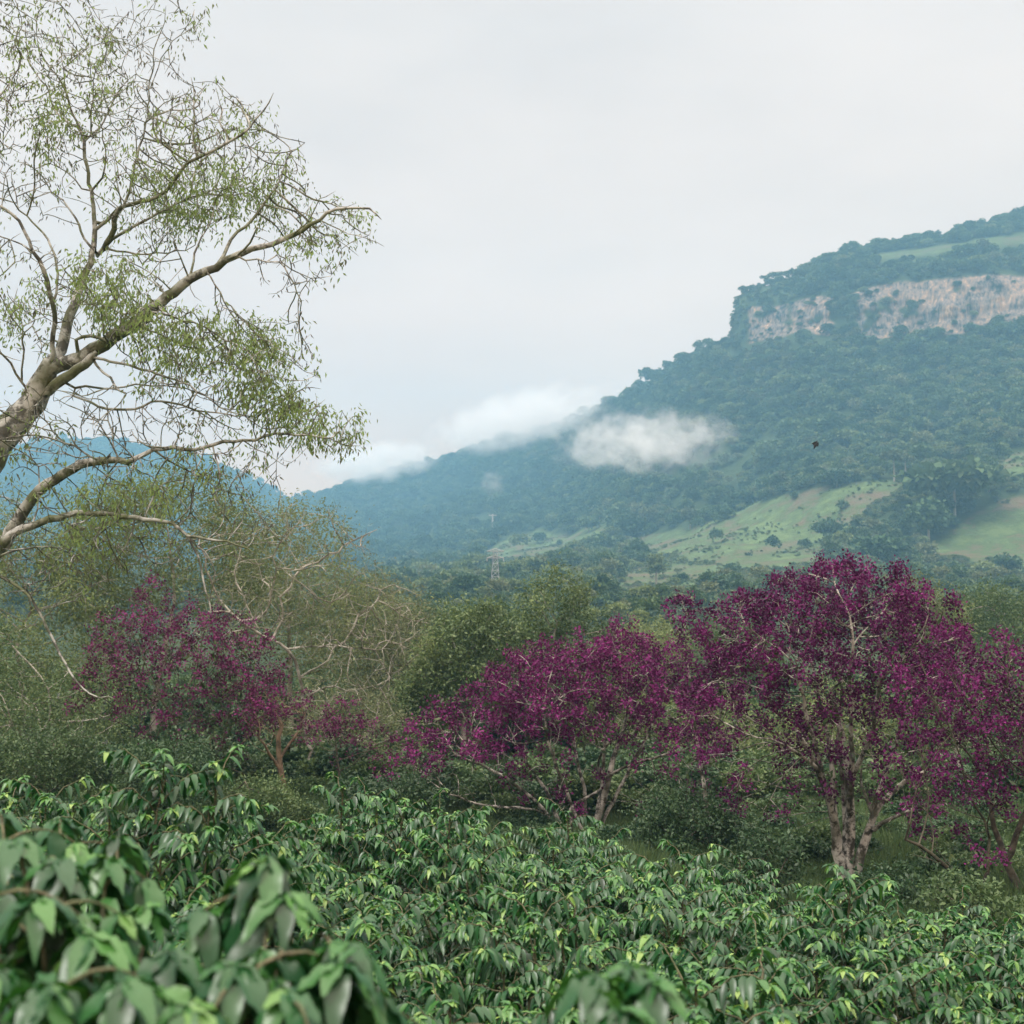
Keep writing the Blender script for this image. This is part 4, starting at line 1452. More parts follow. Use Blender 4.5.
for pts_, rad, dy in LIMBS:
    q, r = S(pts_, rad, Y, dy)
    if first:
        q[0] = b - np.array([0, 0, .2])
        first = False
    rp_ = r * F / Y
    sk.limb(q, r * np.interp(rp_, [1, 5, 14], [0.5, 0.47, 0.68]), step=0.16, g=g, wob=0.012)
ZON = [(60, 60, 105, 75, 2.0, 1.0), (120, 95, 75, 70, 1.8, .6), (190, 165, 85, 70, 1.9, 1.0), (215, 120, 55, 45, 1.2, .35), (150, 200, 60, 50, 1.6, .5), (265, 175, 50, 50, 1.2, .3), (320, 225, 60, 30, .9, .25),
       (120, 290, 55, 45, 1.6, .5), (190, 340, 80, 45, 1.7, .8), (270, 370, 52, 58, 1.4, .8), (310, 425, 58, 26, 1.0, .38), (20, 150, 60, 70, 1.8, .6), (20, 300, 60, 70, 1.6, .45), (60, 430, 90, 50, 1.6, .4),
       (200, 400, 70, 40, 1.4, .5), (200, 470, 90, 30, 1.4, .45), (110, 540, 110, 40, 1.5, .35), (170, 20, 40, 34, 1, .12), (290, 265, 40, 36, 1, .16), (340, 235, 40, 16, .8, .1), (-60, 200, 60, 150, 2, .4), (250, 520, 40, 35, 1.2, .15), (90, 440, 110, 38, 1.3, .5), (120, 500, 140, 42, 1.3, .55), (60, 565, 80, 45, 1.2, .35)]
A = ell_points([(z[0], z[1], Y + (0.3 if z[1] < 250 else -.9), z[2], z[3], z[4] * .8, z[5]) for z in ZON], 7200, g, 0.0)
sk.grow(A, 0.16, 0.13, g, bias=(0, 0, -0.03), jit=0.34, maxit=80, infl=4.0)
sk.finish(0.0064, 2.5)
thin = np.nonzero((sk.r < 0.0095) & (~np.array(sk.fixed)))[0]
tp_ = sk.pos[thin]
tx, ty = screen(tp_)
# leafy density by zone: denser low on the outside, thin and brownish at the top
LEAFY = [(195, 190, 62, 52, .85), (270, 375, 60, 62, 1.0), (325, 425, 55, 34, 1.0), (120, 292, 52, 40, 1.0), (200, 345, 75, 40, .75), (130, 110, 45, 40, .5), (40, 130, 45, 40, .55), (230, 130, 50, 35, .45), (20, 95, 30, 40, .4),
         (130, 500, 130, 60, .55), (30, 300, 60, 40, .35), (80, 263, 16, 14, 1.0), (260, 195, 36, 36, .5), (60, 420, 80, 40, .3)]
dl = np.full(len(tp_), 0.2)
for (ex, ey, rx, ry, dd) in LEAFY:
    q = ((tx - ex) / rx) ** 2 + ((ty - ey) / ry) ** 2
    dl = np.maximum(dl, dd * np.clip(1.25 - q, 0, 1))
pat = fbm(tp_[:, 0] * 1.3 + 5, tp_[:, 2] * 1.3, 33, 2)
dl *= 0.72 * np.clip(0.8 + pat * 3.2, 0.08, 1.6)
sel = g.uniform(size=len(tp_)) < dl
an = tp_[sel]
ay = ty[sel]
vr = np.clip(0.62 + g.normal(size=len(an)) * 0.18 - np.clip((130 - ay) / 130, 0, 1) * 0.38 * g.uniform(size=len(an)), 0, 1)
V1, F1, v1 = clump_leaves(an, 11, 0.17, 0.095, 0.03, g, droop=1.3, var=vr, vsd=0.13)
# hanging seed pods / withered leaflets on the bare outer twigs
sel2 = g.uniform(size=len(tp_)) < 0.22
V2, F2, v2 = clump_leaves(tp_[sel2], 2, 0.05, 0.10, 0.022, g, droop=1.6, var=np.full(sel2.sum(), 0.06), vsd=0.06)
build_tree('mossy_tree', 'big pale mossy limbed tree with sparse hanging leaves arching in from the picture edge', b, sk, 0.0064, M['bark_mossy'],
           [('leaves', V1, F1, v1, M['mossy_leaf']), ('seed_pods', V2, F2, v2, M['mossy_leaf'])], thr=0.018, power=2.5)


# ------------------------------------------------------------------ green trees behind
def green_tree(label, px, py_base, Y, ells, nattr, seed, mat, k=16, leaf=0.16, lw=0.5, spread=0.4, droop=0.2, group=None, bark='bark_bare', tip=0.011, name='green_tree', flat=1.0, shell=0.3, trunk=0.14, step=0.5, dense=2.6):
    g = np.random.default_rng(seed)
    b = P(px, py_base, Y)
    b[2] = ground_z(b[0], b[1])
    cz = P(ells[0][0], ells[0][1], Y)
    sk = Skel()
    mid = (b + cz) / 2
    h = cz[2] - b[2]
    sk.limb(np.array([b - [0, 0, .2], b + (mid - b) * .6 + g.normal(size=3) * .15, b * .25 + cz * .75 + g.normal(size=3) * .25, cz]), np.array([trunk, trunk * .75, trunk * .45, trunk * .25]), step=0.4, g=g, wob=.03)
    A = ell_points([(e[0], e[1], Y + (e[5] if len(e) > 5 else 0), e[2], e[3], e[2] * Y / F * .85, e[4]) for e in ells], nattr, g, shell)
    sk.grow(A, step, step * .9, g, bias=(0, 0, 0.05), jit=0.25, maxit=60)
    sk.finish(tip)
    tp = np.array([sk.pos[i] for i in range(len(sk.pos)) if sk.nch[i] == 0 or (sk.r[i] < tip * 1.5 and not sk.fixed[i])])
    var = np.clip(0.5 + 0.28 * fbm(tp[:, 0] * .6, tp[:, 2] * .6 + tp[:, 1], seed, 2) + g.normal(size=len(tp)) * .12, 0, 1)
    V, Fq, vv = clump_leaves(tp, int(k * dense), spread, leaf, leaf * lw, g, droop=droop, var=var, vsd=.16, flat=flat)
    return build_tree(name, label, b, sk, tip, M[bark], [('crown', V, Fq, vv, M[mat])], group, thr=.025)


GT = [
    # label, px, base py, depth, [(px,py,rx,ry,weight)], attractors, material, leaves per tip, leaf size, spread
    ('yellow green feathery tree beneath the upper mossy limb', 150, 800, 46, [(170, 545, 105, 85, 1.0), (110, 560, 70, 80, .6), (230, 560, 60, 60, .4)], 620, 'feather', 15, .20, .55),
    ('dense green tree filling the lowest mossy limb\'s shade by the picture edge', 20, 800, 44, [(30, 610, 95, 95, 1.0), (-30, 560, 80, 80, .6), (60, 690, 80, 60, .5)], 620, 'feather', 15, .20, .55),
    ('dim olive tree low behind the crest of the coffee', 50, 800, 39, [(50, 720, 85, 55, 1.0), (-10, 690, 60, 70, .7)], 430, 'broad', 14, .17, .42),
    ('feathery tree just behind the bare pale tree', 290, 800, 50, [(285, 570, 70, 75, 1.0), (320, 620, 70, 60, .6)], 500, 'feather', 14, .20, .55),
    ('pale olive tree in front of the blue slope, next to the bare tree', 385, 790, 52, [(375, 640, 62, 66, 1.0), (410, 690, 50, 60, .7)], 480, 'olive', 14, .19, .5),
    ('dull olive thicket tree at the foot of the bare tree', 330, 810, 41, [(330, 730, 75, 55, 1.0), (390, 745, 40, 40, .5)], 380, 'olive', 14, .16, .42),
    ('rounded mid green tree behind the wide purple crown', 462, 800, 48, [(462, 660, 52, 56, 1.0), (430, 715, 40, 55, .6), (490, 635, 35, 34, .4)], 560, 'mid_tree', 22, .25, .42),
    ('taller olive green tree rising just behind the wide purple crown', 556, 800, 52, [(557, 622, 40, 52, 1.0), (535, 680, 60, 55, .8), (592, 665, 40, 50, .5)], 540, 'mid_tree', 20, .24, .42),
    ('grassy green tree seen through the gap beside the slender purple tree', 640, 810, 50, [(640, 725, 70, 55, 1.0), (700, 740, 60, 60, .7)], 460, 'feather', 16, .19, .5),
    ('soft green tree between the middle and tallest purple trees', 735, 815, 46, [(740, 760, 75, 62, 1.0), (690, 790, 50, 40, .5)], 440, 'feather', 15, .17, .45),
    ('green tree behind the trunk of the tallest purple tree', 850, 840, 44, [(850, 745, 85, 60, 1.0)], 380, 'feather', 14, .18, .5),
    ('mid green tree behind the purple crown at the picture edge', 960, 850, 42, [(960, 720, 80, 80, 1.0), (1030, 700, 60, 80, .7)], 480, 'broad', 15, .18, .48),
    ('light green tree peeping over the dip between two purple crowns', 930, 800, 60, [(925, 625, 45, 45, 1.0)], 300, 'feather', 16, .22, .5),
    ('bushy tree on the valley floor below the lattice pylon', 495, 790, 75, [(495, 640, 50, 32, 1.0)], 260, 'broad', 18, .26, .6),
    ('bushy valley tree between the bare tree and the rounded green one', 418, 790, 78, [(418, 640, 45, 40, 1.0)], 260, 'broad', 18, .26, .6),
    ('low grey green tree on the valley floor under the round yellow one', 640, 790, 82, [(640, 655, 60, 34, 1.0)], 280, 'feather', 18, .27, .6),
    ('green tree between the slender and tallest purple trees, farther down the valley', 735, 800, 74, [(735, 665, 50, 45, 1.0)], 260, 'broad', 18, .26, .6),
    ('broad valley tree visible over the purple crown at the picture edge', 1000, 800, 75, [(1000, 625, 60, 40, 1.0)], 260, 'broad', 18, .26, .6),
]
for i, (lb, px, py, Yt, el, na_, mt, k, lf, spd) in enumerate(GT):
    green_tree(lb, px, py, Yt, el, na_, 700 + i, mt, int(k * 1.75), lf * .68, .42, spd)

# understorey shrubs between the coffee and the trees
SH = [('dark shrub in the gap under the low end of the wide purple crown', 400, 815, 26, [(400, 800, 38, 24, 1.0)], 'dark_shrub'),
      ('dark broad shrub at the foot of the fanned pale stems', 690, 850, 27, [(690, 822, 62, 32, 1.0)], 'dark_shrub'),
      ('dark pointed shrub just beside the blotched pale trunk', 765, 885, 20, [(765, 862, 30, 36, 1.0), (740, 880, 30, 20, .4)], 'dark_shrub'),
      ('dark leafy shrub on the other side of the blotched pale trunk', 905, 910, 20, [(905, 893, 48, 26, 1.0)], 'dark_shrub'),
      ('low green shrub under the leaning dark stems', 960, 915, 17, [(965, 905, 45, 24, 1.0)], 'broad'),
      ('dark shrub beneath the dull purple tree', 165, 805, 28, [(165, 770, 55, 32, 1.0)], 'dark_shrub'),
      ('dark shrub behind the crest of the coffee by the picture edge', 40, 800, 28, [(40, 765, 62, 40, 1.0)], 'broad'),
      ('low shrub at the base of the straight brown trunk', 255, 815, 29, [(255, 800, 45, 20, 1.0)], 'broad'),
      ('small dark shrub by the forked stump of the bare tree', 360, 815, 27, [(360, 800, 34, 18, 1.0)], 'dark_shrub'),
      ('low olive shrub behind the fanned pale stems', 500, 835, 36, [(500, 815, 70, 24, 1.0)], 'broad'),
      ('low green shrub behind the dark main stem of the wide purple tree', 630, 840, 37, [(625, 812, 60, 30, 1.0)], 'broad')]
for i, (lb, px, py, Yt, el, mt) in enumerate(SH):
    green_tree(lb, px, py, Yt, el, 260, 800 + i, mt, 26, .085, .5, .22, .1, bark='bark_dark', tip=.006, name='shrub', trunk=.05, step=.22, shell=.1)

# ------------------------------------------------------------------ undergrowth and grass (uncountable)
gU = np.random.default_rng(77)
n_ = 2600
uy = 17 + 85 * gU.uniform(size=n_) ** 1.3
ux = gU.uniform(-.5, .5, n_) * uy * 1.02
okk = np.ones(n_, bool)
for k_ in BASES.values():
    okk &= (ux - k_[0]) ** 2 + (uy - k_[1]) ** 2 > 1.6
qx, qy = screen(np.stack([ux, uy, ground_z(ux, uy)], -1))
okk &= ~((uy < 26) & (qx > 740) & (qx < 930)) & ~((uy < 20) & (qx < 700))
ux, uy = ux[okk], uy[okk]
ucol = bpy.data.collections.new('undergrowth_bushes')
for i, (mt, lw_) in enumerate((('dark_shrub', .26), ('broad', .24), ('dark_shrub', .24), ('broad', .2))):
    ucol.objects.link(crown_proto('bush_%d' % i, 40 + i, 3.2, 3.0, 2400, lw_ * 1.5, .1, mt, hollow=.2))
uo = scatter('undergrowth', np.stack([ux, uy, ground_z(ux, uy) - .1], -1), gU.integers(0, 4, len(ux)), gU.uniform(.14, .34, len(ux)) * np.where(uy < 34, .62, .7 + uy / 90), ucol, 5)
tag(uo, 'tangled low undergrowth between the trees', 'undergrowth', kind='stuff')

gt_ = []
for v_ in range(3):
    n2 = 60
    bx = np.stack([gU.normal(size=n2) * .16, gU.normal(size=n2) * .16, np.zeros(n2)], -1)
    dd_ = np.stack([gU.normal(size=n2) * .35, gU.normal(size=n2) * .35, np.ones(n2)], -1)
    dd_ /= np.linalg.norm(dd_, axis=1, keepdims=True)
    V, Fq = leaves(bx, dd_, gU.uniform(.14, .36, n2), np.full(n2, .016), gU)
    gt_.append(mesh_obj('grass_tuft', V, [Fq], M['broad'], attrs={'var': np.repeat(gU.uniform(.2, .9, n2), 4)}, link=False))
gcol = bpy.data.collections.new('grass_tufts')
for o in gt_:
    gcol.objects.link(o)
n_ = 26000
uy = 13 + 45 * gU.uniform(size=n_) ** 1.2
ux = gU.uniform(-.5, .5, n_) * uy * 1.0
go_ = scatter('grass', np.stack([ux, uy, ground_z(ux, uy)], -1), gU.integers(0, 3, n_), gU.uniform(.7, 1.5, n_), gcol, 6)
tag(go_, 'rough green grass under the trees', 'grass', kind='stuff')

# scrub dotted over the hill pastures
mi, mj = np.nonzero((mead | scrubby)[:-1, :-1] & (rowi[:-1, None] < 260))
pr = area[mi, mj] * np.clip(0.25 + fbm(MV[mi, mj, 0] / 24, MV[mi, mj, 1] / 24, 95, 3) * 2.2, 0.01, 1) / 9.0
pr = np.where(scrubby[mi, mj], area[mi, mj] / 4.5, pr)
low_ = inpoly(spx[mi, mj], spy[mi, mj], [(x_, y_ + 0) for x_, y_ in MEADOWS[1]])
pr = np.where(low_, area[mi, mj] * np.clip(0.35 + 2.5 * fbm(MV[mi, mj, 0] / 14, MV[mi, mj, 1] / 14, 97, 3), 0.03, 1) / 4.0, pr)
nn_ = gU.poisson(pr)
mi, mj = np.repeat(mi, nn_), np.repeat(mj, nn_)
sp3 = MV[mi, mj] + e1[mi, mj] * gU.uniform(size=(len(mi), 1)) + e2[mi, mj] * gU.uniform(size=(len(mi), 1))
so_ = scatter('pasture_scrub', sp3, gU.choice([4, 6, 6, 7, 8, 8], len(mi)), gU.uniform(.08, .26, len(mi)) * np.where(scrubby[mi, mj], 1.55, 1.0), fcol, 8)
tag(so_, 'rough scrub and tussocks on the hill pastures', 'scrub', kind='stuff')
print('scrub', len(mi))


# ------------------------------------------------------------------ coffee
def coffee_leaves(base, d, side, L, W, droop, seg, g):
    """long pointed wavy leaves. base (n,3); d leaf direction; side unit vector across; droop (n,) bend downwards"""
    n = len(base)
    d = d / np.linalg.norm(d, axis=1, keepdims=True)
    side = side - (side * d).sum(1, keepdims=True) * d
    side /= np.linalg.norm(side, axis=1, keepdims=True) + 1e-9
    nrm = np.cross(side, d)
    flip = np.where(nrm[:, 2:3] < 0, -1, 1)
    nrm, side = nrm * flip, side * flip
    t = np.linspace(0, 1, seg + 1)
    wprof = np.sin(np.pi * np.clip(t, 0, 1) ** 0.85) ** 0.85 * (1 - 0.25 * t)
    wprof[0], wprof[-1] = 0.04, 0.0
    ph = g.uniform(0, 6.28, n)
    VV = []
    for i, ti in enumerate(t):
        c = base + d * (L * ti)[:, None] - nrm * 0 + np.array([0, 0, -1.0]) * (droop * L * ti ** 2)[:, None]
        for sgn in (-1, 0, 1):
            w = sgn * W * wprof[i] * 0.5
            lift = abs(sgn) * (0.16 * W * wprof[i] + 0.10 * W * np.sin(ph + ti * 17 + sgn)) if seg > 4 else abs(sgn) * 0.16 * W * wprof[i]
            VV.append(c + side * np.reshape(w, (-1, 1)) + nrm * np.reshape(lift, (-1, 1)))
    V = np.stack(VV, 1)                                       # n, 3*(seg+1), 3
    k = 3 * (seg + 1)
    q = []
    for i in range(seg):
        a = 3 * i
        q += [[a, a + 1, a + 4, a + 3], [a + 1, a + 2, a + 5, a + 4]]
    q = np.array(q)
    Fq = (np.arange(n)[:, None, None] * k + q[None]).reshape(-1, 4)
    return V.reshape(-1, 3), Fq, k


def shoot(path, lf, g, pair=0.05, start=0.35, L=0.14, tipn=5, hang=0.0):
    """leaf pairs along a branch path (m,3). appends leaf records to lf"""
    dd = np.concatenate([[0], np.cumsum(np.linalg.norm(np.diff(path, axis=0), axis=1))])
    tot = dd[-1]
    npair = max(2, int(tot * (1 - start) / pair))
    s = np.linspace(tot * start, tot, npair)
    for j, sj in enumerate(s):
        p = np.array([np.interp(sj, dd, path[:, k]) for k in range(3)])
        e = np.array([np.interp(min(sj + .03, tot), dd, path[:, k]) - np.interp(sj - .03, dd, path[:, k]) for k in range(3)])
        e /= np.linalg.norm(e) + 1e-9
        f = sj / tot
        a = g.uniform(0, math.pi) if abs(e[2]) > 0.75 else 0.0
        hside = np.cross(e, [0, 0, 1.0])
        if np.linalg.norm(hside) < 0.15:
            hside = np.array([1.0, 0, 0])
        hside /= np.linalg.norm(hside)
        if a:
            b2 = np.cross(e, hside)
            hside = math.cos(a) * hside + math.sin(a) * b2
        young = np.clip((f - 0.82) / 0.18, 0, 1)
        for sg in (-1, 1):
            dirv = hside * sg * g.uniform(.5, 1.0) + e * g.uniform(.1, .7) + np.array([0, 0, g.uniform(-.95, -.1) - hang + .6 * young])
            ll = L * g.uniform(.75, 1.15) * (1 - 0.45 * young)
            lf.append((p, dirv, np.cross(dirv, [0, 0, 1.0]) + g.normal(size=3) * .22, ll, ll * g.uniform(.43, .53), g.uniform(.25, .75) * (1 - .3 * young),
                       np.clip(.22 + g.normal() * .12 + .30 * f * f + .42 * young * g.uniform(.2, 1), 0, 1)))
    # terminal rosette hanging like an umbrella
    e = path[-1] - path[-2]
    e /= np.linalg.norm(e)
    for j in range(tipn):
        a = 6.283 * j / tipn + g.uniform(-.3, .3)
        dirv = np.array([math.cos(a), math.sin(a), g.uniform(-.35, .35) - hang]) + e * (.5 - .4 * hang)
        ll = L * g.uniform(.6, 1.0)
        lf.append((path[-1], dirv, np.cross(dirv, [0, 0, 1.0]) + g.normal(size=3) * .15, ll, ll * .48, g.uniform(.35, .8), np.clip(g.normal(.62, .2), .1, 1)))


def coffee_mesh(seed, H, Rb, nbr, L, seg, stems=3, low=0.25):
    g = np.random.default_rng(seed)
    chains, lf = [], []
    for st in range(stems):
        a = st * 2.4 + g.uniform(-.4, .4)
        ro = Rb * .78 * math.sqrt((st + g.uniform(.2, .9)) / stems)
        top = np.array([math.cos(a) * ro, math.sin(a) * ro, H * (1.0 - .40 * (ro / Rb / .8) ** 2) * g.uniform(.86, 1.04)])
        k = np.linspace(0, 1, 9)[:, None]
        path = np.array([0, 0, -.15]) * (1 - k) + top * k + np.array([math.cos(a), math.sin(a), 0]) * (.12 * np.sin(k * 3.1)) + g.normal(size=(9, 3)) * .012
        chains.append((path, np.linspace(.022, .006, 9)))
        shoot(path, lf, g, .034, .78, L, 10)
        for j in range(nbr // stems):
            f = low + (1 - low) * (j + g.uniform()) / (nbr // stems)
            f = min(f, .97)
            p0 = np.array([np.interp(f, k[:, 0], path[:, q]) for q in range(3)])
            az = a + j * 2.399 + g.uniform(-.4, .4)
            ln = Rb * (0.20 + 0.46 * math.sin(math.pi * min(1, (1.06 - f) * .95)) ** .8) * g.uniform(.7, 1.15)
            m = 7
            tt_ = np.linspace(0, 1, m)[:, None]
            h = np.array([math.cos(az), math.sin(az), 0])
            el = g.uniform(.55, .95) + .5 * f
            br = p0 + h * ln * tt_ + np.array([0, 0, 1.0]) * (ln * (el * tt_ - g.uniform(.55, .95) * tt_ ** 2)) + g.normal(size=(m, 3)) * .008
            chains.append((br, np.linspace(.006, .002, m)))
            shoot(br, lf, g, .034, .15, L, 8)
    return chains, lf


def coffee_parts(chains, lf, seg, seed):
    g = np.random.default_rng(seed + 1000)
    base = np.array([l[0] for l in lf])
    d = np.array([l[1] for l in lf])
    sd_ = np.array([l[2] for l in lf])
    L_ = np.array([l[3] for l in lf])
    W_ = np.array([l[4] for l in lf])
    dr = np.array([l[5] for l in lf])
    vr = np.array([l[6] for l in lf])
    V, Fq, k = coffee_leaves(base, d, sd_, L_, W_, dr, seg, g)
    TV, TF = tubes(chains, lambda r: 6 if r > .01 else 4)
    return V, Fq, np.repeat(vr, k), TV, TF


def coffee_proto(seed, H, Rb, nbr, L=.088, seg=4, stems=3, low=.25):
    chains, lf = coffee_mesh(seed, H, Rb, nbr, L, seg, stems, low)
    V, Fq, vv, TV, TF = coffee_parts(chains, lf, seg, seed)
    root = empty('coffee_bush', (0, 0, 0), 'x', 'coffee bush', 'coffee bushes of the plantation')
    mesh_obj('stems', TV, [TF], M['coffee_wood'], root)
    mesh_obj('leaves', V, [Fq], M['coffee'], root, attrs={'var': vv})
    return root


protos = [coffee_proto(900 + i, 1.75, .74, 187, stems=11) for i in range(6)]

# canopy height model from the picture samples
TP = np.array([P(*t) for t in TOPS])


def top_z(x, y):
    d2 = (TP[:, 0] - x) ** 2 + (TP[:, 1] - y) ** 2 + .25
    w_ = d2 ** -1.8
    return (w_ * TP[:, 2]).sum() / w_.sum()


EDGE = [(-60, 9.6), (60, 9.8), (130, 9.4), (200, 9.4), (260, 11), (330, 14), (480, 15.5), (600, 16.2), (700, 16.8), (760, 16), (850, 14.6), (930, 14), (1010, 12.5), (1120, 11)]
ex_, ey_ = np.array(EDGE).T
gC = np.random.default_rng(55)
spots = []
yv = 5.7
rowk = 0
while yv < 17:
    sp = 1.06
    x0 = -(yv * .46) - .6
    x1 = yv * .46 + 1.7
    xs = np.arange(x0 + (rowk % 2) * sp * .5, x1, sp)
    for x in xs:
        xx = x + gC.uniform(-.22, .22)
        yy = yv + gC.uniform(-.2, .2)
        pxs = 512 + F * xx / yy
        if yy > np.interp(pxs, ex_, ey_) or (pxs < 300 and yy < 6.4):
            continue
        spots.append((xx, yy))
    yv += .98
    rowk += 1
print('coffee bushes', len(spots))
LAB_FAR = 'coffee bush at the far rim of the plantation under the trees'
LAB_MID = 'coffee bush in the unbroken middle of the glossy plantation'
LAB_NEAR = 'coffee bush in the lower rows of the plantation, drooping leaf whorls clearly readable'
LAB_CREST = 'coffee bush on the raised crest beside the wood'
NAMED = [   # picture position of the top, label
    (130, 752, 'tallest coffee bush crowning the raised crest under the dull purple tree'),
    (850, 915, 'coffee bush standing right before the blotched pale trunk of the tallest purple tree'),
    (592, 842, 'coffee bush hiding the foot of the wide purple tree in the middle'),
    (283, 815, 'coffee bush hiding the foot of the straight brown trunk'),
    (765, 890, 'coffee bush before the dark pointed shrub'),
    (400, 820, 'coffee bush before the dark shrub under the wide purple crown'),
    (1010, 930, 'coffee bush in front of the leaning dark stems at the picture edge'),
]
used = [False] * len(protos)
spots_px = []
for (x, y) in spots:
    z = top_z(x, y)
    q = screen(np.array([x, y, z]))
    spots_px.append((float(q[0]), float(q[1])))
named_of = {}
for (nx, ny, lb) in NAMED:
    k = min((i for i in range(len(spots)) if i not in named_of), key=lambda i: (spots_px[i][0] - nx) ** 2 + (spots_px[i][1] - ny) ** 2)
    named_of[k] = lb
for i, (x, y) in enumerate(spots):
    k = i % len(protos)
    o = protos[k] if not used[k] else copy_tree(protos[k])
    used[k] = True
    zt = top_z(x, y) + .06 + np.clip(gC.normal() * .15, -.3, .2) + (.20 if (40 < x / y * F + 512 < 250 and y > 7) else 0)
    gz = float(ground_z(np.array([x]), np.array([y]))[0])
    gz = min(gz, zt - 1.3)
    h = (zt - gz) * gC.uniform(.93, 1.08)
    s_ = np.clip(h / 1.75, .75, 1.25)
    o.location = (x, y, zt - 1.72 * s_ if s_ >= 1.25 else gz)
    o.rotation_euler = (gC.uniform(-.06, .06), gC.uniform(-.06, .06), gC.uniform(0, 6.28))
    o.scale = (gC.uniform(.92, 1.12), gC.uniform(.92, 1.12), s_)
    px, py = spots_px[i]
    edge = np.interp(px, ex_, ey_)
    if i in named_of:
        o['label'] = named_of[i]
    elif px < 235 and y > 6.6:
        o['label'] = LAB_CREST
    elif y > edge - 1.6:
        o['label'] = LAB_FAR
    elif y < 7.6:
        o['label'] = LAB_NEAR
    else:
        o['label'] = LAB_MID
    o['group'] = {LAB_CREST: 'coffee bushes on the raised crest', LAB_FAR: 'coffee bushes at the far rim', LAB_NEAR: 'coffee bushes in the lower rows',
                  LAB_MID: 'coffee bushes in the middle of the plantation'}.get(o['label'], 'coffee bushes of the plantation')


# the bushes right beside the camera: each shoot grown towards a place seen in the picture
def near_bush(label, base_px, Yb, tips, seed, L=.135):
    g = np.random.default_rng(seed)
    b = P(base_px, 900, Yb)
    b[2] = float(ground_z(np.array([b[0]]), np.array([b[1]]))[0])
    chains, lf = [], []
    for (px, py, Yt, n) in tips:
        t = P(px, py, Yt)
        k = np.linspace(0, 1, 12)[:, None]
        c1 = b + np.array([0, 0, 1.0]) * (t[2] - b[2]) * .75 + (t - b) * np.array([.25, .25, 0])
        path = (1 - k) ** 2 * b + 2 * k * (1 - k) * c1 + k ** 2 * t
        path += g.normal(size=path.shape) * .006
        chains.append((path, np.linspace(.013, .004, 12)))
        shoot(path, lf, g, .04, .80, L, 9, .6)
        for j in range(n):
            f = g.uniform(.6, .97)
            p0 = np.array([np.interp(f, k[:, 0], path[:, q]) for q in range(3)])
            az = j * 2.4 + g.uniform(-.5, .5)
            ln = g.uniform(.12, .24)
            tt_ = np.linspace(0, 1, 6)[:, None]
            br = p0 + np.array([math.cos(az), math.sin(az), 0]) * ln * tt_ + np.array([0, 0, 1.0]) * ln * (.75 * tt_ - .8 * tt_ ** 2)
            chains.append((br, np.linspace(.006, .0025, 6)))
            shoot(br, lf, g, .042, .3, L, 7, .55)
    V, Fq, vv, TV, TF = coffee_parts(chains, lf, 8, seed)
    vv = np.clip(vv * .82 - .02, 0, .85)
    root = empty('coffee_bush', b, label, 'coffee bush', 'coffee bushes beside the camera')
    mesh_obj('stems', to_local(TV, b), [TF], M['coffee_wood'], root)
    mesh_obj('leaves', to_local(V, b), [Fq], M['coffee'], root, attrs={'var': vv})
    return root


near_bush('blurred coffee bush with big drooping leaves filling the lower corner', 90, 2.7,
          [(18, 842, 3.0, 4), (62, 860, 2.9, 4), (110, 862, 3.2, 4), (150, 905, 3.0, 4), (35, 905, 2.6, 4), (90, 930, 2.6, 4), (-30, 880, 2.7, 4), (178, 950, 2.6, 3),
           (120, 985, 2.3, 4), (50, 985, 2.3, 4), (190, 1010, 2.3, 3), (-20, 960, 2.4, 3), (120, 835, 3.6, 3), (60, 822, 3.8, 3), (0, 815, 3.7, 3)], 61, .13)
near_bush('blurred coffee bush whose tall shoot hangs big leaves like an umbrella', 285, 2.75,
          [(268, 862, 2.75, 5), (250, 885, 2.8, 3), (290, 900, 2.7, 3), (345, 938, 2.6, 4), (335, 965, 2.5, 3), (240, 965, 2.5, 4), (290, 990, 2.4, 4)], 62, .135)
near_bush('single blurred coffee shoot poking up at the bottom edge', 625, 2.6, [(598, 978, 2.6, 3), (628, 968, 2.65, 3), (655, 984, 2.6, 3), (620, 1010, 2.5, 3)], 63, .135)

# ------------------------------------------------------------------ light
SUN_EL, SUN_AZ = R(58), R(215)
w = bpy.data.worlds.new('World')
sc.world = w
w.use_nodes = True
nt = w.node_tree
nt.nodes.clear()
N, L = nt.nodes, nt.links
sky = N.new('ShaderNodeTexSky')
sky.sky_type = 'NISHITA'
sky.sun_disc = False
sky.sun_elevation = SUN_EL
sky.sun_rotation = SUN_AZ
bg1 = N.new('ShaderNodeBackground')
bg1.inputs[1].default_value = 0.1
L.new(sky.outputs[0], bg1.inputs[0])
tc = N.new('ShaderNodeTexCoord')
mp = N.new('ShaderNodeMapping')
mp.inputs['Scale'].default_value = (1.5, 1.5, 4.2)
L.new(tc.outputs['Generated'], mp.inputs[0])
nz = N.new('ShaderNodeTexNoise')
nz.inputs['Scale'].default_value = 1.7
nz.inputs['Detail'].default_value = 5
nz.inputs['Roughness'].default_value = 0.5
L.new(mp.outputs[0], nz.inputs['Vector'])
rp = ramp(nt, [(0.30, (0.85, 0.86, 0.875)), (0.5, (0.97, 0.97, 0.97)), (0.68, (1.06, 1.055, 1.05))])
L.new(nz.outputs['Fac'], rp.inputs[0])
# overcast dome: brightness raised strongly overhead, out of view, to add top light
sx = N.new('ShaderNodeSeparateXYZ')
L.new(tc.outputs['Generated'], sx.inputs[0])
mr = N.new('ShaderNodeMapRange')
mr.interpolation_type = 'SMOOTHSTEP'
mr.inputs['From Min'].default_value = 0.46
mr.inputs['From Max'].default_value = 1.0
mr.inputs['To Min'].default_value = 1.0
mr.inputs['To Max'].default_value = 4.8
L.new(sx.outputs['Z'], mr.inputs['Value'])
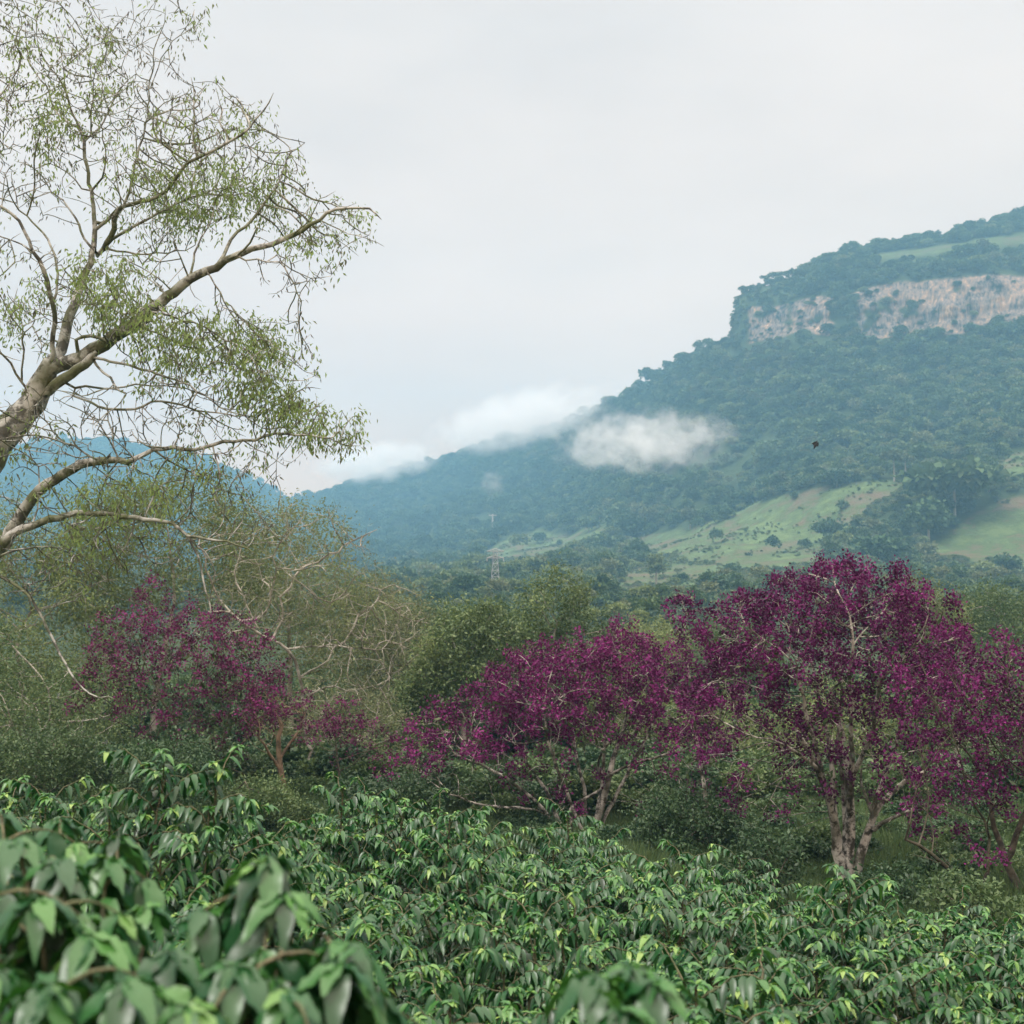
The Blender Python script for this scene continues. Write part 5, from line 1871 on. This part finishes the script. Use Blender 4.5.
# warm tint put into the low sky to cancel the blue cast of the haze
hz = N.new('ShaderNodeMapRange')
hz.inputs['From Min'].default_value = 0.05
hz.inputs['From Max'].default_value = 0.42
L.new(sx.outputs['Z'], hz.inputs['Value'])
hr = ramp(nt, [(0.0, (1.24, 0.67, 0.33)), (0.25, (1.09, 0.66, 0.415)), (0.55, (0.90, 0.665, 0.52)), (1.0, (0.80, 0.665, 0.58))])
L.new(hz.outputs[0], hr.inputs[0])
hm = N.new('ShaderNodeMix')
hm.data_type = 'RGBA'
hm.blend_type = 'MULTIPLY'
hm.inputs[0].default_value = 1
L.new(rp.outputs[0], hm.inputs[6])
L.new(hr.outputs[0], hm.inputs[7])
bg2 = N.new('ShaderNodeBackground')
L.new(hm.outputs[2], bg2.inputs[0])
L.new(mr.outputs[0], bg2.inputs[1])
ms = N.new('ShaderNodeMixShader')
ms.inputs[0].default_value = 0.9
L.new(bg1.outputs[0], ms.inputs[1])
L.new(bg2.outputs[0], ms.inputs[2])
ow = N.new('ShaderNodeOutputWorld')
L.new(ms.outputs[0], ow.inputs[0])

sd = bpy.data.lights.new('sun', 'SUN')
sd.energy = 1.5
sd.angle = R(12)
sd.color = (1, 0.97, 0.92)
so = bpy.data.objects.new('sun', sd)
dv = Vector((math.sin(SUN_AZ) * math.cos(SUN_EL), math.cos(SUN_AZ) * math.cos(SUN_EL), math.sin(SUN_EL)))
so.rotation_euler = dv.to_track_quat('Z', 'Y').to_euler()
col.objects.link(so)

# ------------------------------------------------------------------ render settings
sc.view_settings.view_transform = 'Standard'
sc.view_settings.look = 'None'
sc.view_settings.exposure = 0.52
sc.view_settings.gamma = 1.0
sc.render.engine = 'CYCLES'
cy = sc.cycles
cy.max_bounces = 12
cy.diffuse_bounces = 3
cy.glossy_bounces = 2
cy.transmission_bounces = 3
cy.volume_bounces = 8
cy.transparent_max_bounces = 8
cy.caustics_reflective = False
cy.caustics_refractive = False
cy.sample_clamp_indirect = 6
cy.use_denoising = True
try:
    cy.denoiser = 'OPENIMAGEDENOISE'
except Exception:
    pass
